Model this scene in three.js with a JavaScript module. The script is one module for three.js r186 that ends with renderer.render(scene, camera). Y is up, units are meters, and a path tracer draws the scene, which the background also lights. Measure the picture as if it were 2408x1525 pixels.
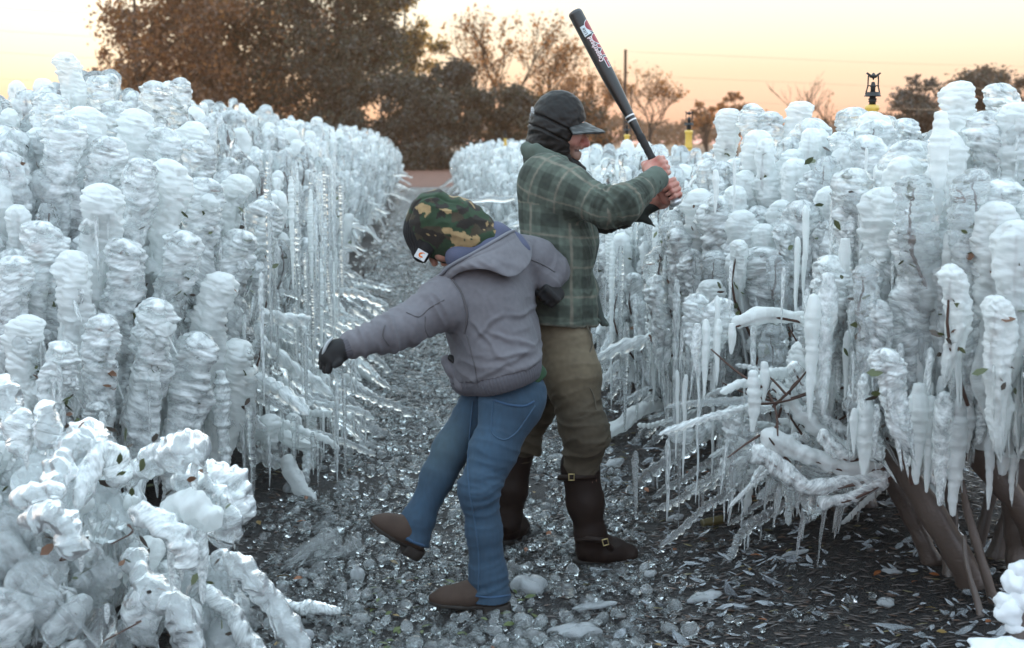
import * as THREE from 'three';
import { mergeGeometries } from 'three/addons/utils/BufferGeometryUtils.js';
import { ImprovedNoise } from 'three/addons/math/ImprovedNoise.js';

// ---------------------------------------------------------------- camera, sky, sun, exposure
const scene = new THREE.Scene();
const PW = 2408, PH = 1525, FPX = 3000, EYE = 1.65;
const camera = new THREE.PerspectiveCamera(2 * Math.atan(PH / 2 / FPX) * 180 / Math.PI, 1024 / 648, 0.1, 2500);
camera.position.set(0, EYE, 0);
const YAW = -3.8 * Math.PI / 180, PITCH = -8.1 * Math.PI / 180;
camera.rotation.order = 'YXZ';
camera.rotation.set(PITCH, YAW, 0);
camera.updateMatrixWorld();
camera.focus = 4.9;
camera.userData.fStop = 3.6;

const renderer = new THREE.WebGLRenderer({ antialias: true });
renderer.toneMapping = THREE.LinearToneMapping;
renderer.toneMappingExposure = 1.3;
renderer.shadowMap.enabled = true;

const clamp = (x, a = 0, b = 1) => Math.min(b, Math.max(a, x));
const lerp = (a, b, t) => a + (b - a) * t;
const smooth = (a, b, x) => { const t = clamp((x - a) / (b - a)); return t * t * (3 - 2 * t); };

const SUN = new THREE.Vector3(Math.sin(-0.20), Math.sin(0.045), -Math.cos(-0.20)).normalize();
{
  // dusk-like dawn sky: warm low on the sun's side, cream above it, pale blue overhead and behind
  const W = 1024, H = 512, d = new Float32Array(W * H * 4);
  const stops = [[0, 0.94, 0.41, 0.25], [1, 0.94, 0.48, 0.30], [2, 0.94, 0.57, 0.375], [3.1, 0.95, 0.70, 0.49], [4.6, 0.95, 0.82, 0.63], [6.5, 0.95, 0.91, 0.77], [12, 1.2, 1.2, 1.12], [25, 1.2, 1.4, 1.52], [50, 1.1, 1.4, 1.6], [90, 1.06, 1.38, 1.6]];
  const back = [[0, 0.82, 0.92, 1.1], [8, 0.92, 1.05, 1.28], [20, 1.0, 1.2, 1.42], [45, 1.05, 1.34, 1.58], [90, 1.06, 1.38, 1.6]];
  const ramp = (s, e) => { let i = 1; while (i < s.length - 1 && e > s[i][0]) i++; const a = s[i - 1], b = s[i], t = clamp((e - a[0]) / (b[0] - a[0])); return [1, 2, 3].map((k) => lerp(a[k], b[k], t)); };
  for (let y = 0; y < H; y++) for (let x = 0; x < W; x++) {
    const el = ((y + 0.5) / H - 0.5) * Math.PI, az = ((x + 0.5) / W - 0.5) * 2 * Math.PI;
    const dir = [Math.cos(el) * Math.cos(az), Math.sin(el), Math.cos(el) * Math.sin(az)];
    const flat = Math.hypot(dir[0], dir[2]) || 1, c = (dir[0] * SUN.x + dir[2] * SUN.z) / flat / Math.hypot(SUN.x, SUN.z);
    const e = Math.max(0, el * 180 / Math.PI), w = smooth(-0.8, 0.95, c), A = ramp(stops, e), B = ramp(back, e);
    const cosS = dir[0] * SUN.x + dir[1] * SUN.y + dir[2] * SUN.z, g = 0.34 * Math.exp(-(1 - cosS) / 0.028);
    const o = (y * W + x) * 4;
    for (let k = 0; k < 3; k++) d[o + k] = SKY_GAIN() * (lerp(B[k], A[k], w) + g * [1, 0.86, 0.52][k]);
    d[o + 3] = 1;
  }
  function SKY_GAIN() { return 1.12; }
  const t = new THREE.DataTexture(d, W, H, THREE.RGBAFormat, THREE.FloatType);
  t.mapping = THREE.EquirectangularReflectionMapping; t.magFilter = THREE.LinearFilter; t.wrapS = THREE.RepeatWrapping; t.needsUpdate = true;
  scene.background = t; scene.environment = t;
}
const sun = new THREE.DirectionalLight(new THREE.Color().setRGB(1, 0.6, 0.3), 1.6);
sun.position.copy(SUN).multiplyScalar(120); sun.target.position.set(0, 0, -6);
sun.castShadow = true; sun.shadow.radius = 4; sun.shadow.mapSize.set(2048, 2048);
Object.assign(sun.shadow.camera, { left: -40, right: 40, top: 25, bottom: -10, near: 1, far: 260 });
scene.add(sun, sun.target);

scene.fog = new THREE.FogExp2(0xffc394, 0.0009);

// ---------------------------------------------------------------- helpers
const V = (x, y, z) => new THREE.Vector3(x, y, z);
let seedState = 1;
const seed = (s) => { seedState = (s * 2654435761) >>> 0; };
const rnd = () => { seedState = (seedState + 0x6d2b79f5) | 0; let t = Math.imul(seedState ^ (seedState >>> 15), 1 | seedState); t = (t + Math.imul(t ^ (t >>> 7), 61 | t)) ^ t; return ((t ^ (t >>> 14)) >>> 0) / 4294967296; };
const rr = (a, b) => a + (b - a) * rnd();
const pick = (a) => a[Math.floor(rnd() * a.length)];
const perlin = new ImprovedNoise();
const noise = (x, y, z) => perlin.noise(x + 101.3, y + 57.7, z + 33.1);
const fbm = (x, y, z, o = 3) => { let s = 0, a = 0.5; for (let i = 0; i < o; i++) { s += a * noise(x, y, z); x *= 2.03; y *= 2.03; z *= 2.03; a *= 0.5; } return s; };

const taken = new Map();
function numbered(name) { const n = taken.get(name) ?? 0; taken.set(name, n + 1); return n ? name + '_' + String(n).padStart(3, '0') : name; }
function tag(o, label, category, group) { o.userData.label = label; o.userData.category = category; if (group) o.userData.group = group; return o; }
function thing(name, label, category, [x, y, z] = [0, 0, 0], group) { const o = new THREE.Group(); o.name = numbered(name); o.position.set(x, y, z); scene.add(o); return tag(o, label, category, group); }
function part(name, g, m, parent) { const o = new THREE.Mesh(g, m); o.name = parent === scene ? numbered(name) : name; o.castShadow = o.receiveShadow = true; parent.add(o); return o; }
// a photo pixel (2408 wide) at a distance along the line of sight -> point; and the ground under a pixel
const camQ = camera.quaternion.clone(), camF = V(0, 0, -1).applyQuaternion(camQ);
function at(px, py, depth) { return V((px - PW / 2) / FPX, (PH / 2 - py) / FPX, -1).multiplyScalar(depth).applyQuaternion(camQ).add(camera.position); }
function onGround(px, py, h = 0) { const d = at(px, py, 1).sub(camera.position); return d.multiplyScalar((h - EYE) / d.y).add(camera.position); }
const lin = (r, g, b) => new THREE.Color().setRGB(r, g, b);
const srgb = (r, g, b) => new THREE.Color().setRGB(r / 255, g / 255, b / 255, THREE.SRGBColorSpace);

function grid(nu, nv, f, closeU = false) { // (u, v) -> point; returns an indexed surface with uv
  const p = [], uv = [], ix = [], cols = nu + 1;
  for (let j = 0; j <= nv; j++) for (let i = 0; i <= nu; i++) { const q = f(closeU && i === nu ? 0 : i / nu, j / nv); p.push(q.x, q.y, q.z); uv.push(i / nu, j / nv); }
  for (let j = 0; j < nv; j++) for (let i = 0; i < nu; i++) { const a = j * cols + i, b = a + 1, c = a + cols, e = c + 1; ix.push(a, b, c, b, e, c); }
  const g = new THREE.BufferGeometry();
  g.setAttribute('position', new THREE.Float32BufferAttribute(p, 3)); g.setAttribute('uv', new THREE.Float32BufferAttribute(uv, 2)); g.setIndex(ix);
  g.computeVertexNormals();
  if (closeU) { const n = g.attributes.normal; for (let j = 0; j <= nv; j++) { const a = j * cols, b = a + nu, x = n.getX(a) + n.getX(b), y = n.getY(a) + n.getY(b), z = n.getZ(a) + n.getZ(b), l = Math.hypot(x, y, z) || 1; n.setXYZ(a, x / l, y / l, z / l); n.setXYZ(b, x / l, y / l, z / l); } }
  return g;
}
function tube(points, radii, sides = 8, seg = 0, bump = null) { // tapered tube through points with rounded ends
  const curve = new THREE.CatmullRomCurve3(points), n = seg || points.length * 4, fr = curve.computeFrenetFrames(n);
  const R = (t) => { const k = t * (radii.length - 1), i = Math.min(radii.length - 2, Math.floor(k)); return lerp(radii[i], radii[i + 1], k - i); };
  const g = grid(sides, n + 2, (u, v) => {
    const j = v * (n + 2), i = clamp(Math.round(j) - 1, 0, n), end = j < 0.5 || j > n + 1.5, a = u * 2 * Math.PI, t = i / n;
    let r = end ? 0.0005 : R(t); if (bump && !end) r *= 1 + bump(t, a);
    return curve.getPoint(t).addScaledVector(fr.normals[i], r * Math.cos(a)).addScaledVector(fr.binormals[i], r * Math.sin(a));
  }, true);
  return g;
}
function lathe(profile, sides = 16) { return new THREE.LatheGeometry(profile.map(([r, y]) => new THREE.Vector2(r, y)), sides); }
function moved(g, m) { const c = g.clone(); c.applyMatrix4(m); return c; }
const M4 = (p, q, s) => new THREE.Matrix4().compose(p, q || new THREE.Quaternion(), s || V(1, 1, 1));
const qUp = (dir) => new THREE.Quaternion().setFromUnitVectors(V(0, 1, 0), dir.clone().normalize());
// ---------------------------------------------------------------- ice
function noiseTexture(size, f, srgbOut) {
  const d = new Uint8Array(size * size * 4);
  for (let y = 0; y < size; y++) for (let x = 0; x < size; x++) { const c = f(x / size, y / size), o = (y * size + x) * 4; for (let k = 0; k < 3; k++) d[o + k] = clamp(Array.isArray(c) ? c[k] : c) * 255; d[o + 3] = 255; }
  const t = new THREE.DataTexture(d, size, size); t.wrapS = t.wrapT = THREE.RepeatWrapping; t.magFilter = THREE.LinearFilter; t.needsUpdate = true;
  if (srgbOut) t.colorSpace = THREE.SRGBColorSpace;
  return t;
}
const tileNoise = (u, v, fu, fv, s) => { // periodic noise on a torus
  const a = u * 2 * Math.PI, b = v * 2 * Math.PI;
  return noise(Math.cos(a) * fu + s, Math.sin(a) * fu + Math.cos(b) * fv, Math.sin(b) * fv - s);
};
const iceClouds = noiseTexture(256, (u, v) => { const n = tileNoise(u, v, 1.3, 2.6, 3) + 0.5 * tileNoise(u, v, 3, 7, 9) + 0.3 * tileNoise(u, v, 9, 14, 5); return clamp(0.68 + 0.5 * n); });
const iceBump = noiseTexture(512, (u, v) => clamp(0.5 + 0.5 * tileNoise(u, v, 2.2, 14, 7) + 0.3 * tileNoise(u, v, 6, 30, 2)));
const ice = (o) => new THREE.MeshPhysicalMaterial({ ior: 1.31, bumpMap: iceBump, bumpScale: 0.0014, ...o });
const ICE = {
  milky: ice({ color: lin(0.935, 0.972, 0.968), roughness: 0.11, transmission: 0.84, transmissionMap: iceClouds, thickness: 0.1 }),
  white: ice({ color: lin(0.945, 0.972, 0.965), roughness: 0.68, transmission: 0.58, thickness: 0, clearcoat: 1, clearcoatRoughness: 0.08 }),
  glassy: ice({ color: lin(0.93, 0.968, 0.968), roughness: 0.08, transmission: 0.78, thickness: 0.1 }),
  clear: ice({ color: lin(0.955, 0.98, 0.978), roughness: 0.06, transmission: 0.9, thickness: 0.1, bumpScale: 0.001 }),
};
// iced leaves: overlapping rounded lobes on a cylinder, n across, rows of height rh; about -0.5 in the creases to 1 on the lobes
const hash = (i, j, k) => { let t = (i * 374761393 + j * 668265263 + k * 2147483647) | 0; t = Math.imul(t ^ (t >>> 13), 1274126177); return ((t ^ (t >>> 16)) >>> 0) / 4294967296; };
function lobes(a, y, n, rh, s) {
  const U = ((a / (2 * Math.PI)) % 1 + 1) % 1 * n, W = y / rh, j0 = Math.floor(W); let best = 0;
  for (let j = j0 - 1; j <= j0 + 1; j++) for (let i = Math.floor(U) - 2; i <= Math.floor(U) + 2; i++) {
    const ii = ((i % n) + n) % n, du = (U - (i + 0.5 * (j & 1) + 0.7 * (hash(ii, j, s) - 0.5) + 0.5)) / (0.62 + 0.45 * hash(ii, j, s + 3)), tilt = 0.9 * (hash(ii, j, s + 5) - 0.5), dv = (W - (j + 0.5 + 0.5 * (hash(ii, j, s + 1) - 0.5)) - tilt * du) / (0.66 + 0.3 * hash(ii, j, s + 4));
    const q = 1 - du * du - dv * dv; if (q <= 0) continue;
    best = Math.max(best, (Math.sqrt(q) * 0.7 - 0.62 * dv * Math.sqrt(q) + 0.15) * (0.45 + 0.75 * hash(ii, j, s + 2)));
  }
  return best * 1.5 - 0.5;
}
// a club of ice round an upright cane: origin at the top, hanging down h metres; lobed above, draped and fluted below, ending in tips
function iceColumn(s, { h = 0.8, r = 0.085, rings = 120, sides = 40, lobe = 0.06, row = 0.0195, relief = 0.0135, head = 0.42, taper = 0.45, lumps = 0.3, lean = 0.05, flat = 0.85, tips = 4 } = {}) {
  const o = s * 17.31, twist = s * 2.1, flutes = 3 + (s % 4), fl = 0.12 + 0.12 * ((s * 7) % 5) / 5, n = Math.max(5, Math.round(2 * Math.PI * r / lobe));
  const g = grid(sides, rings, (u, v0) => {
    const v = Math.pow(v0, 1.35), a = u * 2 * Math.PI + twist, ca = Math.cos(a), sa = Math.sin(a), y = v * h;
    const capT = clamp(y / (r * 1.25)), cap = Math.pow(clamp(1 - (1 - capT) * (1 - capT)), 0.42 + 0.16 * noise(o, 3, 3));
    let R = r * cap * (1 - taper * Math.pow(v, 1.1));
    R *= 1 + lumps * 1.6 * noise(ca * 0.9 + o, y / 0.15, sa * 0.9) + lumps * 0.7 * noise(ca * 2.2, y / 0.06 + o, sa * 2.2) + fl * smooth(0.2, 0.7, v) * Math.cos(flutes * a + 3 * noise(o, y / 0.3, 7)) + 0.10 * smooth(0.3, 0.6, v) * noise(ca * 4 + o, y / 0.4, sa * 4);
    const tip = 0.75 * Math.abs(noise(ca * 1.7 + o, sa * 1.7, 4)) + 0.4 * Math.abs(noise(ca * 4, sa * 4 + o, 4));
    R *= Math.sqrt(clamp((1 - v) / 0.25 - tip * 1.5 * smooth(0.5, 1, v) + 0.0004, 0.0004));
    const where = clamp(smooth(head + 0.2, head - 0.15, v + 0.35 * noise(ca + o, y / 0.2, sa)) + 0.75 * smooth(0.1, 0.3, noise(ca * 1.2 - o, y / 0.14, sa * 1.2)));
    R += relief * (0.12 + 0.88 * where) * lobes(a + 0.5 * noise(ca, y / 0.08, sa + o), y + 0.01 * noise(ca * 2, y / 0.05, sa * 2), n, row, s) * Math.min(1, cap * 1.2) * (1 - 0.7 * smooth(0.8, 1, v));
    R += 0.0022 * Math.sin(y / 0.0042 + 5 * noise(ca * 1.5 + o, y / 0.05, sa * 1.5)) * (1 - where) * cap;
    R = Math.max(R, 0.0006) * (v <= 0 || v >= 1 ? 0.02 : 1);
    const bx = lean * v * v * Math.cos(o) + 0.03 * noise(o, y / 0.2, 1), bz = lean * v * v * Math.sin(o) + 0.03 * noise(o, 2, y / 0.2);
    return V(bx + R * ca, -y + 0.05 * r * noise(ca * 2, sa * 2, o), bz + R * sa * flat);
  }, true);
  const uv = g.attributes.uv; for (let i = 0; i < uv.count; i++) uv.setXY(i, uv.getX(i) + o, -g.attributes.position.getY(i) / 0.5);
  if (!tips) return g;
  const all = [g]; // drips that have run together with the column
  for (let i = 0; i < tips; i++) {
    const k = hash(i, s, 1), a = hash(i, s, 2) * 6.283, y = h * (0.35 + 0.5 * hash(i, s, 3)), q = r * (1 - taper * y / h) * (0.55 + 0.4 * hash(i, s, 4)), d = icicle(s * 10 + i, { h: 0.07 + 0.2 * k, r: 0.006 + 0.008 * hash(i, s, 5), rings: Math.max(10, Math.round(rings / 6)), sides: 7 });
    d.translate(lean * (y / h) ** 2 * Math.cos(o) + q * Math.cos(a), -y, lean * (y / h) ** 2 * Math.sin(o) + q * Math.sin(a) * flat); all.push(d);
  }
  return mergeGeometries(all);
}
function icicle(s, { h = 0.3, r = 0.013, rings = 36, sides = 9, bead = 0.14, step = 0.0055 } = {}) {
  const o = s * 9.7;
  return grid(sides, rings, (u, v) => {
    const a = u * 2 * Math.PI, y = v * h, R = r * (v <= 0 || v >= 1 ? 0.02 : 1) * Math.sqrt(clamp(0.15 + y / (3 * r))) * Math.pow(1 - v * 0.95, 0.62) * (1 + bead * (0.4 + noise(o, y / (step * 6), 9)) * Math.sin(y / step + 4 * noise(o, y / (step * 9), 0)) + 0.3 * noise(Math.cos(a) + o, y / 0.05, Math.sin(a)));
    return V(R * Math.cos(a) + 0.006 * noise(o, y / 0.12, 3), -y, R * Math.sin(a) + 0.006 * noise(o, 5, y / 0.12));
  }, true);
}
// ---------------------------------------------------------------- ground, path, far field
const ROWL = -1.85, ROWR = 2.0;
function groundY(x, z) {
  const berm = (c, w) => Math.exp(-((x - c) ** 2) / (w * w));
  let y = 0.17 * berm(ROWL, 0.75) + 0.19 * berm(ROWR, 0.8) + 0.17 * berm(ROWL - 3.7, 0.75) + 0.19 * berm(ROWR + 3.7, 0.8);
  y *= smooth(-50, -46, z);
  return y + (z > -30 ? 0.018 * noise(x * 3, 1, z * 3) + 0.012 * noise(x * 9, 4, z * 9) : 0);
}
const pathWeight = (x, z) => smooth(-0.85, -0.55, x + 0.12 * noise(z * 2, 3, 1)) * smooth(1.15, 0.7, x + 0.15 * noise(z * 1.7, 8, 1));
{
  const xs = [], zs = [];
  for (let i = -130; i <= 130; i++) { const t = i / 130; xs.push(5.2 * t + 1600 * Math.sign(t) * Math.pow(Math.abs(t), 12)); }
  for (let j = 0; j <= 330; j++) { const t = j / 330; zs.push(6 - 22 * t - 1900 * Math.pow(t, 11)); }
  const nx = xs.length, nz = zs.length, p = new Float32Array(nx * nz * 3), c = new Float32Array(nx * nz * 3), uv = new Float32Array(nx * nz * 2), ix = [];
  for (let j = 0; j < nz; j++) for (let i = 0; i < nx; i++) {
    const x = xs[i], z = zs[j], o = j * nx + i, n = 0.8 + 0.5 * fbm(x * 2.3, 0, z * 2.3, 3);
    p.set([x, groundY(x, z), z], o * 3); uv.set([x / 0.9, z / 0.9], o * 2);
    const far = smooth(-45, -50, z), wet = pathWeight(x, z);
    const soil = [0.024 * n, 0.022 * n, 0.022 * n], red = [0.19, 0.082, 0.052], field = [0.10, 0.075, 0.05], q = smooth(-84, -120, z);
    for (let k = 0; k < 3; k++) c[o * 3 + k] = lerp(soil[k] * lerp(1, 1.15, wet), lerp(red[k] * (0.85 + 0.3 * n - 0.2), field[k], q), far);
  }
  for (let j = 0; j < nz - 1; j++) for (let i = 0; i < nx - 1; i++) { const a = j * nx + i, b = a + 1, e = a + nx, f = e + 1; ix.push(a, b, e, b, f, e); }
  const g = new THREE.BufferGeometry();
  g.setAttribute('position', new THREE.BufferAttribute(p, 3)); g.setAttribute('color', new THREE.BufferAttribute(c, 3)); g.setAttribute('uv', new THREE.BufferAttribute(uv, 2)); g.setIndex(ix); g.computeVertexNormals();
  const grain = noiseTexture(512, (u, v) => { const s = tileNoise(u, v, 14, 14, 4), q = tileNoise(u, v, 30, 30, 6); return clamp(0.5 + 0.45 * s + 0.35 * q); });
  const m = new THREE.MeshStandardMaterial({ color: 0xffffff, vertexColors: true, roughness: 0.75, bumpMap: grain, bumpScale: 0.02 });
  const ground = part('ground', g, m, scene); ground.userData.kind = 'structure';
}
// ---------------------------------------------------------------- loose stuff on the ground
function scatter(name, g, m, n, place, label) {
  const im = new THREE.InstancedMesh(g, m, n), o = new THREE.Object3D(), c = new THREE.Color();
  let k = 0;
  for (let i = 0; i < n; i++) { const col = place(o, c); if (col === false) continue; o.updateMatrix(); im.setMatrixAt(k, o.matrix); im.setColorAt(k, c); k++; }
  im.count = k; im.name = numbered(name); im.userData.kind = 'stuff'; im.userData.label = label; im.castShadow = im.receiveShadow = true; scene.add(im);
  return im;
}
{
  const bead = grid(9, 6, (u, v) => { const a = u * 2 * Math.PI, e = (v - 0.5) * Math.PI, r = 1 + 0.35 * noise(Math.cos(a) * 1.3, Math.sin(e) * 1.6, Math.sin(a) * 1.3); return V(r * Math.cos(e) * Math.cos(a), 0.62 * r * Math.sin(e), -r * Math.cos(e) * Math.sin(a)); }, true);
  const beadM = new THREE.MeshPhysicalMaterial({ color: 0xffffff, roughness: 0.06, transmission: 0.97, thickness: 0.02, ior: 1.31 });
  seed(11);
  // denser near the camera; more and larger beads down the middle of the path
  scatter('ice_beads', bead, beadM, 75000, (o, c) => {
    const t = rnd(), z = -(3.2 + 16.5 * Math.pow(t, 1.25)), x = rr(-1.0, 1.5) + 0.1 * noise(z, 1, 2), w = pathWeight(x, z);
    const patch = 0.55 + 0.9 * noise(x * 1.3, 2, z * 0.9);
    if (rnd() > 0.06 + w * clamp(0.2 + 1.5 * (noise(x * 1.6, 2, z * 1.1) + 0.38) + 0.5 * noise(x * 5, 7, z * 4) + 0.4 * smooth(-6, -9, z))) return false;
    const s = rr(0.007, 0.0135) * (1 + 0.9 * Math.pow(rnd(), 5)) * lerp(1, 1.5, smooth(-5.5, -11, z));
    o.position.set(x, groundY(x, z) + s * rr(0.1, 0.75), z); o.rotation.set(rr(-0.4, 0.4), rr(0, 6.3), rr(-0.4, 0.4)); o.scale.set(s * rr(0.85, 1.3), s * rr(0.8, 1.2), s * rr(0.85, 1.3));
    const g = rr(0.8, 1); c.setRGB(g * 0.97, g, g);
  }, 'clear ice beads frozen over the path');
  seed(16);
  scatter('ice_beads', bead, beadM, 12000, (o, c) => {
    const z = -(17 + 30 * Math.pow(rnd(), 1.3)), x = rr(-0.9, 1.2); if (rnd() > 0.3 + 0.7 * pathWeight(x, z)) return false;
    const s = rr(0.016, 0.034); o.position.set(x, groundY(x, z) + s * 0.4, z); o.rotation.set(rr(-0.4, 0.4), rr(0, 6.3), 0); o.scale.set(s, s * rr(0.7, 1.2), s); const q = rr(0.85, 1); c.setRGB(q * 0.97, q, q);
  }, 'clear ice beads on the far end of the path');
  seed(12); // bigger pieces: broken knobs
  const knob = grid(12, 9, (u, v) => { const a = u * 2 * Math.PI, e = (v - 0.5) * Math.PI, r = 1 + 0.28 * noise(Math.cos(a) * 1.2 + 5, Math.sin(e) * 1.6, Math.sin(a) * 1.2) + 0.08 * Math.sin(e * 9); return V(r * Math.cos(e) * Math.cos(a), 0.8 * r * Math.sin(e), -r * Math.cos(e) * Math.sin(a)); }, true);
  scatter('ice_lumps', knob, new THREE.MeshPhysicalMaterial({ color: 0xffffff, roughness: 0.1, transmission: 0.9, thickness: 0.02, ior: 1.31 }), 2600, (o, c) => {
    const z = -(3.4 + 13 * Math.pow(rnd(), 1.5)), x = rr(-0.8, 1.1), w = pathWeight(x, z);
    if (rnd() > w * (0.25 + 0.9 * clamp(0.3 + noise(x * 1.6 + 7, 2, z * 1.1)) + 0.5 * Math.exp(-((x - 0.25) ** 2 + (z + 4.5) ** 2) / 0.5))) return false;
    const s = rr(0.012, 0.026) * (1 + 0.5 * rnd() * rnd());
    o.position.set(x, groundY(x, z) + s * rr(0.4, 1), z); o.rotation.set(rr(-1, 1), rr(0, 6.3), rr(-1, 1)); o.scale.set(s * rr(0.8, 1.2), s * rr(0.7, 1), s * rr(0.8, 1.3));
    const g = rr(0.85, 1); c.setRGB(g * 0.97, g, g);
  }, 'larger lumps of clear ice lying on the path');
  seed(13); // flakes and slivers of ice under the right row
  for (let kind = 0; kind < 3; kind++) {
    const flake = grid(11, 4, (u, v) => { const a = u * 2 * Math.PI, e = (v - 0.5) * Math.PI, r = (1 + 0.7 * noise(Math.cos(a) * 1.7 + kind * 9, 9, Math.sin(a) * 1.7)) * (1 + 0.25 * (Math.floor(a * 1.6 + kind) % 2)); return V(r * Math.cos(e) * Math.cos(a), 0.15 * Math.sin(e) + 0.14 * r * Math.cos(a * 2 + kind), -r * [0.7, 0.35, 0.5][kind] * Math.cos(e) * Math.sin(a)); }, true);
    scatter('ice_flakes', flake, new THREE.MeshPhysicalMaterial({ color: lin(0.85, 0.9, 0.94), roughness: 0.12, transmission: 0.72, thickness: 0.02, ior: 1.31 }), 2300, (o, c) => {
      const z = -(3.0 + 9 * Math.pow(rnd(), 1.4)), x = rr(0.5, 3.0);
      if (rnd() > smooth(0.35, 1.0, x) * (0.25 + 0.9 * clamp(0.35 + noise(x * 2, 4, z * 2)))) return false;
      const s = rr(0.005, 0.014) * (1 + 1.4 * Math.pow(rnd(), 6));
      o.position.set(x, groundY(x, z) + 0.007 + s * 0.15, z); o.rotation.set(rr(-0.6, 0.6), rr(-1.1, 1.1), rr(-0.6, 0.6)); o.scale.set(s * rr(0.8, 2), s, s * rr(0.7, 1.2));
      const q = rr(0.6, 1); c.setRGB(q, q, q);
    }, ['flakes of broken ice under the right row', 'slivers of broken ice under the right row', 'crumbs of broken ice under the right row'][kind]);
  }
  seed(14); // bark mulch
  const chip = grid(6, 4, (u, v) => { const a = u * 2 * Math.PI, w = Math.sin(Math.PI * clamp(v, 0.03, 0.97)); return V((v - 0.5) * 2, 0.2 * w * Math.sin(a), -0.34 * w * Math.cos(a)); }, true);
  scatter('bark_mulch', chip, new THREE.MeshPhysicalMaterial({ color: 0xffffff, roughness: 0.42, clearcoat: 0.7, clearcoatRoughness: 0.18 }), 30000, (o, c) => {
    const right = rnd() < 0.8, z = -(2.9 + 9 * Math.pow(rnd(), 1.5)), x = right ? rr(0.35, 3.4) : rr(-1.3, 0.4);
    if (rnd() > (right ? smooth(0.25, 0.9, x) : smooth(-0.2, -0.7, x) * 0.9)) return false;
    const s = rr(0.008, 0.024);
    o.position.set(x, groundY(x, z) + rr(0.001, 0.009), z); o.rotation.set(rr(-0.4, 0.4), 0.5 * noise(x * 1.2, 5, z * 1.2) + rr(-0.5, 0.5), rr(-0.25, 0.25)); o.scale.set(s, s * rr(0.6, 1), s * rr(0.5, 1));
    const k = rnd(), g = rr(0.4, 1.25); k < 0.82 ? c.setRGB(0.055 * g, 0.043 * g, 0.038 * g) : k < 0.96 ? c.setRGB(0.10 * g, 0.06 * g, 0.042 * g) : c.setRGB(0.12 * g, 0.10 * g, 0.04 * g);
  }, 'dark wet bark mulch under the bushes');
  seed(15);
  const leafG = grid(2, 4, (u, v) => V((u - 0.5) * 0.5 * Math.sin(Math.PI * clamp(v, 0.04, 0.96)), 0.12 * Math.abs(u - 0.5) + 0.08 * Math.sin(v * 3), (v - 0.5)));
  scatter('fallen_leaves', leafG, new THREE.MeshStandardMaterial({ color: 0xffffff, roughness: 0.5, side: THREE.DoubleSide }), 220, (o, c) => {
    const z = -(3.1 + 6 * Math.pow(rnd(), 1.3)), green = rnd() < 0.2, x = green ? 0.02 + rr(-0.25, 0.35) : rr(-0.9, 2.6), zz = green ? -(3.9 + rr(0, 0.8)) : z;
    o.position.set(x, groundY(x, zz) + 0.014, zz); o.rotation.set(rr(-0.4, 0.4), rr(0, 6.3), rr(-0.4, 0.4)); o.scale.setScalar(rr(0.025, 0.05));
    green ? c.setRGB(0.075, 0.10, 0.03) : rnd() < 0.5 ? c.setRGB(0.22, 0.07, 0.02) : c.setRGB(0.2, 0.13, 0.04);
  }, 'fallen leaves between the ice beads');
}
// ---------------------------------------------------------------- trees, poles and cables behind the field
const barkM = new THREE.MeshStandardMaterial({ color: lin(0.045, 0.033, 0.026), roughness: 0.95 });
const leafMats = {};
function leafM(name, r, g, b) { return leafMats[name] ??= new THREE.MeshPhysicalMaterial({ color: 0xffffff, vertexColors: true, roughness: 0.95, transmission: 0.58, thickness: 0, side: THREE.DoubleSide }); }
function leafCloud(blobs, count, size, cols) { // small leaf faces spread through clumps
  const p = new Float32Array(count * 12), c = new Float32Array(count * 12), ix = [], w = blobs.map((b) => b.r ** 2), tot = w.reduce((a, b) => a + b, 0), a = V(0, 0, 0), b = V(0, 0, 0);
  for (let i = 0; i < count; i++) {
    let k = rnd() * tot, j = 0; while (j < blobs.length - 1 && (k -= w[j]) > 0) j++;
    const B = blobs[j], th = rnd() * 6.283, cz = rr(-1, 1), q = Math.sqrt(1 - cz * cz), R = B.r * 0.62 * Math.sqrt(-1.3 * Math.log(1 - 0.985 * rnd()));
    const x = B.x + R * q * Math.cos(th), y = B.y + R * cz * 0.8, z = B.z + R * q * Math.sin(th);
    a.set(rr(-1, 1), rr(-1, 1), rr(-1, 1)).normalize(); b.set(rr(-1, 1), rr(-1, 1), rr(-1, 1)).cross(a).normalize();
    const s = size * rr(0.8, 1.6), t = s * rr(0.4, 0.7), o = i * 12, C = cols[Math.floor(Math.pow(rnd(), 1.2) * cols.length)], g = 1.25 * B.g * rr(0.75, 1.25);
    [[0, -s, 0], [1, 0, t], [2, s, 0], [3, 0, -t]].forEach(([n, e, f]) => { p[o + n * 3] = x + a.x * e + b.x * f; p[o + n * 3 + 1] = y + a.y * e + b.y * f; p[o + n * 3 + 2] = z + a.z * e + b.z * f; c[o + n * 3] = C[0] * g; c[o + n * 3 + 1] = C[1] * g; c[o + n * 3 + 2] = C[2] * g; });
    ix.push(i * 4, i * 4 + 1, i * 4 + 2, i * 4, i * 4 + 2, i * 4 + 3);
  }
  const g = new THREE.BufferGeometry(); g.setAttribute('position', new THREE.BufferAttribute(p, 3)); g.setAttribute('color', new THREE.BufferAttribute(c, 3)); g.setIndex(ix); g.computeVertexNormals();
  return g;
}
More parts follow.
